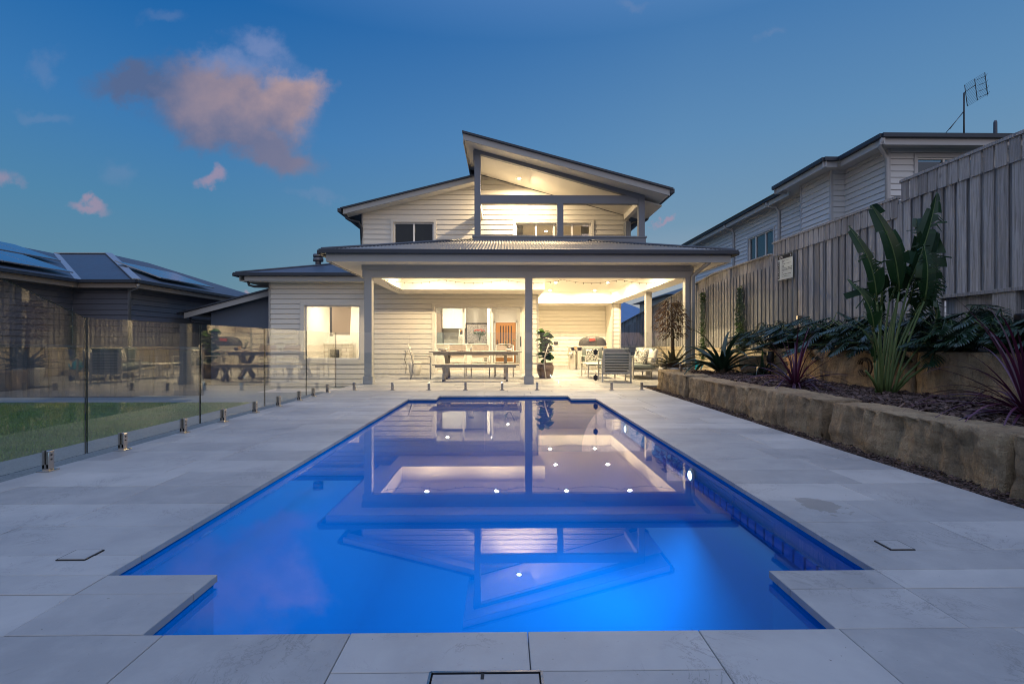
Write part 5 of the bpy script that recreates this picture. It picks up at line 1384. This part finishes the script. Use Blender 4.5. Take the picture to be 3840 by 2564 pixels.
PH = [(5.72,10.6,.95,'first split leaf philodendron from the verandah end of the hedge'),(5.85,9.7,.95,'split leaf philodendron right of the hedge end, below the pool sign'),(5.75,8.9,1.0,'split leaf philodendron in the hedge midway between the pool sign and the bird of paradise'),
      (5.80,8.0,1.05,'tallest split leaf philodendron left of the bird of paradise'),(5.70,7.15,.95,'split leaf philodendron directly left behind the bird of paradise leaves'),(5.80,6.3,.9,'split leaf philodendron behind the bird of paradise stems'),
      (5.70,5.55,.85,'split leaf philodendron right of the bird of paradise, below the sleeper wall'),(5.80,4.85,.9,'split leaf philodendron nearest the red garden light')]
for i, (x, y, s, lab) in enumerate(PH): philo(x, y, .84, s*.85, 60+i, lab)
# climbers on the fence
def climber(y, w, z0, z1, n, seed, lab):
    random.seed(seed); t = empty('climbing_vine', (FX-.05, y, z0), lab, 'climbing plant', 'climbers on the timber fence')
    mb = MB(); st = MB()
    for q in range(3):
        pts = [(FX-.06-random.random()*.03, y+random.gauss(0,w*.3), z0+(z1-z0)*i/7) for i in range(8)]; st.tube(pts, .007, 5)
    for k in range(n):
        s = random.random()**1.1; z = z0+(z1-z0)*s; ww = w*(1.15-.7*s)*(.6+.5*abs(noise.noise(Vector((z*5,seed,0)))))
        leafquad(mb, (FX-.07-random.random()*.10, y+random.gauss(0,ww*.5), z), (-.6+random.gauss(0,.6), random.gauss(0,1), random.gauss(-.3,.6)), random.uniform(.06,.10), random.uniform(.035,.05))
    mb.build('leaves', M['leaf_vine'], t); st.build('stem', M['bark'], t)
climber(15.6, .22, .5, 2.6, 900, 71, 'thin climbing vine on the timber fence nearest the verandah post')
climber(13.1, .36, .75, 2.45, 1300, 72, 'bushier climbing vine on the timber fence left of the pool sign')
# dried leaf curl on the upper block
mb = MB(); random.seed(6)
for k in range(7):
    r = .10+random.gauss(0,.012); pts = [(5.13-.01*k, 6.95+r*math.cos(a), .66+r*1.15*math.sin(a)+random.gauss(0,.004)) for a in [.3+q*.55 for q in range(11)]]
    mb.tube(pts, .006, 5)
mb.build('dried_leaf_curl', M['bark'], label='curl of dried brown leaf hanging on the upper sandstone block', cat='dried leaf')
# garden light and red light
t = empty('garden_spotlight', (5.12, 9.1, .36), 'small dark garden spotlight on a stake behind the left purple flax', 'garden light')
mb = MB(); mb.lathe([(.05,.62),(.065,.64),(.07,.80),(.06,.83),(.03,.84)], (5.10,9.45,0), 16); mb.build('lamp_head', M['black'], t); mb = MB(); mb.tube([(5.10,9.45,.33),(5.10,9.45,.63)], .015, 8); mb.build('stake', M['black'], t)
ld = bpy.data.lights.new('garden_lamp', 'SPOT'); ld.energy = 14; ld.color = (1,.6,.3); ld.spot_size = R(110); ld.spot_blend = .8; ld.shadow_soft_size = .03
lo = bpy.data.objects.new('garden_lamp', ld); scene.collection.objects.link(lo); lo.parent = t
lo.location = Vector((5.02, 9.40, .82))-ORG[t.name]; lo.rotation_euler = (R(-75), 0, R(10)); lo.rotation_euler = Vector((-.25,-1,-.32)).to_track_quat('-Z','Y').to_euler()
t = empty('red_garden_light', (5.62, 5.30, .86), 'dark post light with a red glowing louvre at the right frame edge', 'garden light')
mb = MB(); mb.tube([(5.64,5.30,.84),(5.64,5.30,1.16)], .02, 8); mb.build('stake', M['black'], t)
mb = MB(); mb.box(5.57, 5.71, 5.25, 5.36, 1.15, 1.32); mb.build('lamp_head', M['black'], t, bevel=.02)
mb = MB()
for k in range(6): mb.box(5.595, 5.69, 5.238, 5.246, 1.175+k*.019, 1.185+k*.019)
mb.build('louvre', M['redglow'], t)
# pool sign on the fence
sy0, sy1, sz0, sz1 = 10.70, 11.23, 1.0+ (786-642)/653*6.4*1.0, 0
t = empty('pool_safety_sign', (FX-.05, 11.0, 2.6), 'white resuscitation chart sign with black header fixed to the timber fence', 'sign')
SYa, SYb = 10.83, 11.43      # near (right in the picture) and far edges
zb, zt = 2.42, 3.00
mb = MB(); mb.box(FX-.056, FX-.050, SYa, SYb, zb, zt); mb.build('board', simple('sign face', (.62,.66,.60), .5, .03, 3, bstr=0), t)
mb = MB(); mb.box(FX-.058, FX-.0562, SYa+.004, SYb-.004, zt-.09, zt-.004); mb.box(FX-.058, FX-.0562, SYb-.075, SYb-.004, zb+.05, zt-.13); mb.box(FX-.058, FX-.0562, SYa+.004, SYb-.004, zb+.003, zb+.018); mb.build('header', M['hatch'], t)
mb = MB(); random.seed(12); z = zt-.14
while z > zb+.06:
    y = SYb-.17
    while y > SYa+.06:
        w = random.uniform(.02,.06); mb.box(FX-.0575, FX-.0565, y-w, y, z, z+random.choice((.007,.012))); y -= w+.012
        if random.random() < .12: break
    z -= random.choice((.022,.03,.045))
mb.build('small_print', M['hatch'], t)
def text(s, y, z, size, mat, parent, x=FX-.0592):
    c = bpy.data.curves.new('lettering', 'FONT'); c.body = s; c.size = size; c.extrude = .0004; c.align_x = 'CENTER'; c.align_y = 'CENTER'
    tmp = bpy.data.objects.new('tmp_text', c); scene.collection.objects.link(tmp); bpy.context.view_layer.update()
    me = bpy.data.meshes.new_from_object(tmp.evaluated_get(bpy.context.evaluated_depsgraph_get())); bpy.data.objects.remove(tmp); bpy.data.curves.remove(c)
    me.materials.clear(); me.materials.append(M[mat]); o = bpy.data.objects.new('lettering', me); scene.collection.objects.link(o); o.parent = parent
    o.location = Vector((x, y, z))-ORG[parent.name]; o.rotation_euler = (R(90), 0, R(-90)); return o
text('CPR', SYb-.14, zt-.05, .075, 'joinery', t)
for k, chh in enumerate('DRSABCD'): text(chh, SYb-.04, zt-.165-k*.053, .05, 'joinery', t)
mb = MB(); mb.box(FX-.0595, FX-.0585, SYa+.07, SYa+.085, zt-.07, zt-.03); mb.box(FX-.0595, FX-.0585, SYa+.055, SYa+.10, zt-.057, zt-.044); mb.build('cross_mark', M['joinery'], t)
# ================= RIGHT NEIGHBOUR =================
nb = empty('neighbour_house', (12, 18, -.6), 'two storey pale grey weatherboard house above the timber fence on the right', 'house')
ZS = 6.12   # soffit
def nwall(f, bev=0): mb = MB(); f(mb); return mb.build('wall', M['nbboard'], nb)
A = 10.10; B = 9.68; YF = 12.92; YJ = 14.57
nwin = (18.45, 20.35, 3.72, 5.28); fwin = (10.86, 12.6, 4.2, 5.87)
nwall(lambda b: (boards(b, [(A,1),(17,1),(17,ZS),(A,ZS)], [fwin], fy(YF), z0=.01), backing(b, [(A,1),(17,1),(17,ZS),(A,ZS)], [fwin], YF+.018)))
nwall(lambda b: (boards(b, [(YF,1),(YJ,1),(YJ,ZS),(YF,ZS)], [], fxm(A), z0=.01), b.box(A+.004, A+.1, YF, 26, 1, ZS-.0) if False else b.box(A+.018, A+.1, YF+.13, YJ, 1, ZS)))
nwall(lambda b: (boards(b, [(B,1),(A,1),(A,ZS),(B,ZS)], [], fy(YJ), z0=.01)))
nwall(lambda b: (boards(b, [(YJ,1),(16.05,1),(16.05,ZS),(YJ,ZS)], [], fxm(B), z0=.01), b.box(B+.018, B+.1, YJ, 16.05, 1, ZS)))
nwall(lambda b: (boards(b, [(16.05,1),(26.0,1),(26.0,ZS),(16.05,ZS)], [nwin], fxm(A), z0=.01), b.box(A+.06, A+.14, 16.05, 26, 1, ZS)))
for x0, x1, y0, y1 in ((A-.04,A+.04,YF-.04,YF+.04),(B-.035,B+.045,YJ-.035,YJ+.045),(B-.03,B+.06,16.0,16.08),(A-.03,A+.05,25.95,26.05)):
    mb = MB(); mb.box(x0,x1,y0,y1,1,ZS); mb.build('corner_trim', M['nbtrim'], nb)
def roofstrip(pts, zg=6.27):   # gutter polyline
    for nm, mt_, off, z0, z1, w in (('gutter','gutter',0,zg-.10,zg,.11),('fascia','nbtrim',.07,zg-.26,zg-.101,.03)):
        mb = MB()
        for a, b in zip(pts[:-1], pts[1:]):
            d = (Vector(b)-Vector(a)).normalized(); nrm = Vector((-d.y, d.x))*-1
            p0 = Vector(a)-d*w/2*0; 
            q = [Vector((*(Vector(a)+nrm*off), 0)), Vector((*(Vector(b)+nrm*off), 0))]
            mb.bar((q[0].x,q[0].y,(z0+z1)/2), (q[1].x,q[1].y,(z0+z1)/2), w, z1-z0)
        mb.build(nm, M[mt_], nb)
E = 9.50; E2 = 9.08; YE = 12.35; YE2 = 13.97
roofstrip([(18,YE),(E,YE),(E,YE2),(E2,YE2),(E2,16.65),(E2+.42,16.65)])
roofstrip([(E+.1,16.70),(E+.1,26.7)], 6.27)
mb = MB(); mb.box(E+.08, 18, YE+.08, YF-.0, ZS-.015, ZS); mb.box(E+.08, A, YF, YE2+.08, ZS-.015, ZS); mb.box(E2+.08, A, YE2+.08, 16.6, ZS-.0152, ZS-.0002); mb.box(E+.16, A+.1, 16.6, 26.6, ZS-.015, ZS); mb.build('soffit', M['nbtrim'], nb)
mb = MB(); k = .27; mb.add([(E,YE,6.27),(18,YE,6.27),(18,YE+6,6.27+6*k),(E+6,YE+6,6.27+6*k)], [(0,1,2,3)]); mb.add([(E,YE,6.27),(E+6,YE+6,6.27+6*k),(E+6,26.7-5,6.27+6*k),(E,26.7,6.27)], [(0,1,2,3)])
mb.add([(E2,YE2,6.27),(E,YE2,6.27),(E2+1.9,YE2+1.34+.4,6.27+.5),(E2+1.9,16.65-.8,6.27+.5),(E2,16.65,6.27)], [(0,1,2),(0,2,3,4)]); mb.add([(E2,16.65,6.27),(E2+1.9,15.85,6.77),(E2+1.9,16.65,6.6)], [(0,1,2)])
mb.build('roof', M['roofdark'], nb)
def nwindow(axis, h, pos, cols):
    x0, x1, z0, z1 = h; tr = .09; f = (lambda u0,u1,w0,w1,a,b,mb: mb.box(pos-b, pos-a, u0, u1, w0, w1)) if axis == 'x' else (lambda u0,u1,w0,w1,a,b,mb: mb.box(u0, u1, pos-b, pos-a, w0, w1))
    w = MB()
    f(x0-tr,x0,z0-tr,z1+tr,-.02,.045,w); f(x1,x1+tr,z0-tr,z1+tr,-.02,.045,w); f(x0,x1,z1,z1+tr,-.02,.045,w); f(x0,x1,z0-tr,z0,-.02,.045,w)
    wo_ = w.build('window', M['nbtrim'], nb)
    w = MB(); s = .04; f(x0,x0+s,z0,z1,-.06,.0,w); f(x1-s,x1,z0,z1,-.06,.0,w); f(x0+s,x1-s,z0,z0+s,-.06,.0,w); f(x0+s,x1-s,z1-s,z1,-.06,.0,w)
    for c in cols: q = x0+(x1-x0)*c; f(q-.025,q+.025,z0+s,z1-s,-.06,.0,w)
    w.build('frame', M['white'], wo_)
    w = MB(); f(x0+s,x1-s,z0+s,z1-s,-.05,-.04,w); w.build('pane', M['sky_glass'], wo_)
    w = MB(); f(x0,x1,z0,z1,-.30,-.28,w); w.build('blind', M['cushgrey'], wo_)
nwindow('x', nwin, A, (.33,.72)); nwindow('y', fwin, YF, (.42,))
for pts in ([(9.53,YE+.0,6.16),(9.55,YE+.15,6.0),(9.9,YF-.1,5.95),(10.02,YF-.07,5.8),(10.02,YF-.07,1.5)], [(9.62,18.1,6.16),(9.66,18.1,6.02),(9.95,18.05,5.97),(10.03,18.0,5.8),(10.03,18.0,1.5)], [(9.62,21.6,6.16),(9.66,21.6,6.02),(9.95,21.6,5.97),(10.03,21.6,5.8),(10.03,21.6,1.5)]):
    mb = MB(); mb.tube(pts, .05, 8); mb.build('downpipe', M['nbtrim'], nb)
mb = MB(); mb.lathe([(.045,6.5),(.05,6.55),(.045,7.30),(.03,7.36)], (14.05,14.0,0), 12); mb.build('vent_pipe', M['roofdark'], nb)
# antenna
t = empty('tv_antenna', (13.14, 14.0, 6.8), 'television aerial with a grid reflector on a stayed mast above the right roof', 'antenna')
mb = MB(); mb.tube([(13.14,14,6.6),(13.14,14,8.14)], .02, 8); mb.build('mast', M['black'], t)
mb = MB(); mb.tube([(13.13,14,7.62),(12.46,13.7,6.98)], .009, 6); mb.tube([(13.13,14,7.60),(12.80,14.5,6.9)], .009, 6); mb.build('stay', M['black'], t)
mb = MB(); C0 = Vector((13.13,14,8.14)); a_ = Vector((.34,-.25,.22)); b_ = Vector((.10,.02,-.60))
O = Vector((13.14,13.98,8.36)); 
for k in range(3): p = O+a_*(k/2)*1.0; mb.tube([p, p+b_], .010, 5)
for k in range(17): p = O+b_*(k/16); mb.tube([p, p+a_], .0035, 4)
for k in range(4): p = O+b_*(.1+k*.27)+a_*.6; mb.tube([p, p+Vector((.14,-.12,.04))], .006, 4); mb.tube([p+Vector((.12,-.10,-.03)), p+Vector((.16,-.14,.10))], .004, 4)
mb.tube([C0, C0+a_*.6+Vector((0,0,.02))], .010, 5); mb.build('reflector_grid', M['black'], t)

# ================= LEFT NEIGHBOUR =================
ln = empty('neighbour_house', (-14, 18, -.6), 'dark charcoal weatherboard house with solar panels beyond the lawn on the left', 'house')
ze = 2.90; X1, X2 = -12.9, -11.15; Y1 = 15.2; XR1 = -17.3; XR2 = -15.3; zr = 4.43; YR = 19.4; YB = 25.5
# ridge 1 along y from far near to YR ; ridge 2 along x at YR from -17.3 to -15.3 ; then hip/ridge back
mb = MB(); mb.add([(X1,2,ze),(X1,Y1,ze),(XR1,YR+.2,zr),(XR1,2,zr)], [(0,1,2,3)])
mb.build('roof', M['roofdark'], ln)
mb = MB(); mb.add([(X1,Y1,ze),(X2,Y1,ze),(XR2,YR,zr),(XR1,YR,zr)], [(0,1,2,3)]); mb.build('roof', M['roofdark'], ln)
mb = MB(); mb.add([(X2,Y1,ze),(X2,YB,ze),(XR2,YB-4,zr),(XR2,YR,zr)], [(0,1,2,3)]); mb.add([(X2,YB,ze),(XR2-8,YB,ze),(XR2-4,YB-4,zr),(XR2,YB-4,zr)], [(0,1,2,3)]); mb.build('roof', M['roofdark'], ln)
mb = MB(); mb.bar((X2,Y1,ze+.03),(XR2,YR,zr+.03),.22,.03); mb.bar((X1,Y1,ze+.02),(XR1,YR,zr+.02),.16,.02); mb.bar((XR1,YR,zr+.02),(XR2,YR,zr+.02),.16,.03); mb.build('ridge_cap', M['silver'], ln)
mb = MB(); 
for a, b in (((X1,2),(X1,Y1)),((X1,Y1),(X2,Y1)),((X2,Y1),(X2,YB))): mb.bar((*a,ze-.03),(*b,ze-.03),.12,.09)
mb.build('gutter', M['gutter'], ln)
mb = MB()
for a, b in (((X1-.07,2),(X1-.07,Y1+.07)),((X1-.07,Y1+.07),(X2-.07,Y1+.07)),((X2-.07,Y1+.07),(X2-.07,YB))): mb.bar((*a,ze-.15),(*b,ze-.15),.03,.15)
mb.build('fascia', M['browntrim'], ln)
mb = MB(); mb.box(-13.5,X1-.09,2,Y1+.1,2.68,2.70); mb.box(-13.5,X2-.09,Y1+.09,Y1+.5,2.68,2.70); mb.box(X2-.6,X2-.09,Y1+.5,YB,2.68,2.70); mb.build('soffit', M['browntrim'], ln)
XW1, XW2, YW1 = -13.45, -11.7, 15.65
mb = MB(); boards(mb, [(2,-.6),(YW1,-.6),(YW1,2.7),(2,2.7)], [], fxp(XW1), h=.17); mb.build('wall', M['navywall'], ln)
mb = MB(); boards(mb, [(XW1,-.6),(XW2,-.6),(XW2,2.7),(XW1,2.7)], [], fy(YW1), h=.17); mb.build('wall', M['navywall'], ln)
mb = MB(); boards(mb, [(YW1,-.6),(25,-.6),(25,2.7),(YW1,2.7)], [], fxp(XW2), h=.17); mb.build('wall', M['navywall'], ln)
mb = MB(); mb.tube([(X2-.02,15.3,2.8),(X2-.1,15.35,2.68),(XW2+.06,15.58,2.6),(XW2+.06,15.58,-.5)], .045, 8); mb.box(XW2-.03,XW2+.03,YW1-.03,YW1+.03,-.6,2.68); mb.build('downpipe', M['silver'], ln)
def solar(origin, ax, up, n, m, w, h, lab, group):
    for j in range(m):
        for i in range(n):
            o0 = Vector(origin)+ax*(w+.02)*i+up*(h+.02)*j; nn = ax.cross(up).normalized()*(-1 if ax.cross(up).z < 0 else 1)
            t = empty('solar_panel', o0, lab[j*n+i] if j*n+i < len(lab) else lab[-1], 'solar panel', group)
            mb = MB(); o1 = o0+nn*.10; mb.ext([o1, o1+ax*w, o1+ax*w+up*h, o1+up*h], nn*.035); mb.build('frame', M['silver'], t, fixn=True)
            mb = MB(); o2 = o1+nn*.036+ax*.02+up*.02; mb.add([o2, o2+ax*(w-.04), o2+ax*(w-.04)+up*(h-.04), o2+up*(h-.04)], [(0,1,2,3)]); mb.build('cells', M['solar'], t)
rise = Vector((XR1-X1, 0, zr-ze)).normalized(); ay = Vector((0,1,0))
solar(Vector((X1,12.3,ze))+rise*.45, ay, rise, 3, 1, 1.05, 1.65, ['solar panel of the lower row on the left roof, cut by the frame edge', 'solar panel of the lower row on the left roof, second from the frame edge', 'solar panel at the right end of the lower row on the left roof'], 'solar panels on the left roof')
solar(Vector((X1,13.9,ze))+rise*2.35, ay, rise, 3, 1, 1.05, 1.65, ['solar panel of the upper row on the left roof, cut by the frame edge', 'solar panel of the upper row on the left roof, second from the frame edge', 'solar panel of the upper row on the left roof, just below the vent'], 'solar panels on the left roof')
r2_ = Vector((XR2-X2,0,zr-ze)).normalized()
solar(Vector((X2,16.9,ze))+r2_*.5, ay, r2_, 3, 1, 1.0, 1.65, ['silver edged solar panel nearest the hip on the right part of the dark roof', 'middle solar panel of three on the right part of the dark roof', 'farthest solar panel of three on the right part of the dark roof'], 'solar panels on the right roof slope')
mb = MB(); c = Vector((X1,16.3,ze))+rise*4.25+Vector((0,0,.02)); mb.obox(Matrix.Translation(c+Vector((0,0,.10))), .25, .6, .04); mb.tube([c, c+Vector((0,0,.09))], .06, 8); mb.build('roof_vent', M['silver'], ln)
# distant houses seen past the verandah
def farhouse(x, y, w, d, zw, zr_, mat, wm, lab):
    t = empty('distant_house', (x,y,-.6), lab, 'house')
    mb = MB(); mb.box(x-w/2, x+w/2, y-d/2, y+d/2, -.6, zw); wl2 = mb.build('wall', M[wm], t)
    e = .6; mb = MB(); a = (x-w/2-e, y-d/2-e, zw); b = (x+w/2+e, y-d/2-e, zw); c = (x+w/2+e, y+d/2+e, zw); q = (x-w/2-e, y+d/2+e, zw); r = min(w,d)/2+e
    p0, p1 = ((x-w/2-e+r, y, zr_), (x+w/2+e-r, y, zr_)) if w >= d else ((x, y-d/2-e+r, zr_), (x, y+d/2+e-r, zr_))
    if w >= d: mb.add([a,b,c,q,p0,p1], [(0,1,5,4),(1,2,5),(2,3,4,5),(3,0,4),(0,3,2,1)])
    else: mb.add([a,b,c,q,p0,p1], [(0,1,4),(1,2,5,4),(2,3,5),(3,0,4,5),(0,3,2,1)])
    mb.build('roof', M[mat], t)
    mb = MB(); mb.box(x-w*.2, x+w*.1, y-d/2-.02, y-d/2-.001, zw-1.6, zw-.5); mb.build('window', M['darkglass'], t)
farhouse(14.2, 37, 6, 8, 4.2, 5.4, 'roofdark', 'nbboard', 'dark roofed house beyond the fence between the two right verandah posts')
farhouse(13.5, 56, 8, 8, 3.0, 5.6, 'solar', 'nbboard', 'blue roofed house farthest away beyond the timber fence')
farhouse(-30, 60, 14, 10, 1.5, 3.8, 'roofdark', 'nbboard', 'far roof hidden low behind the dark house on the left')
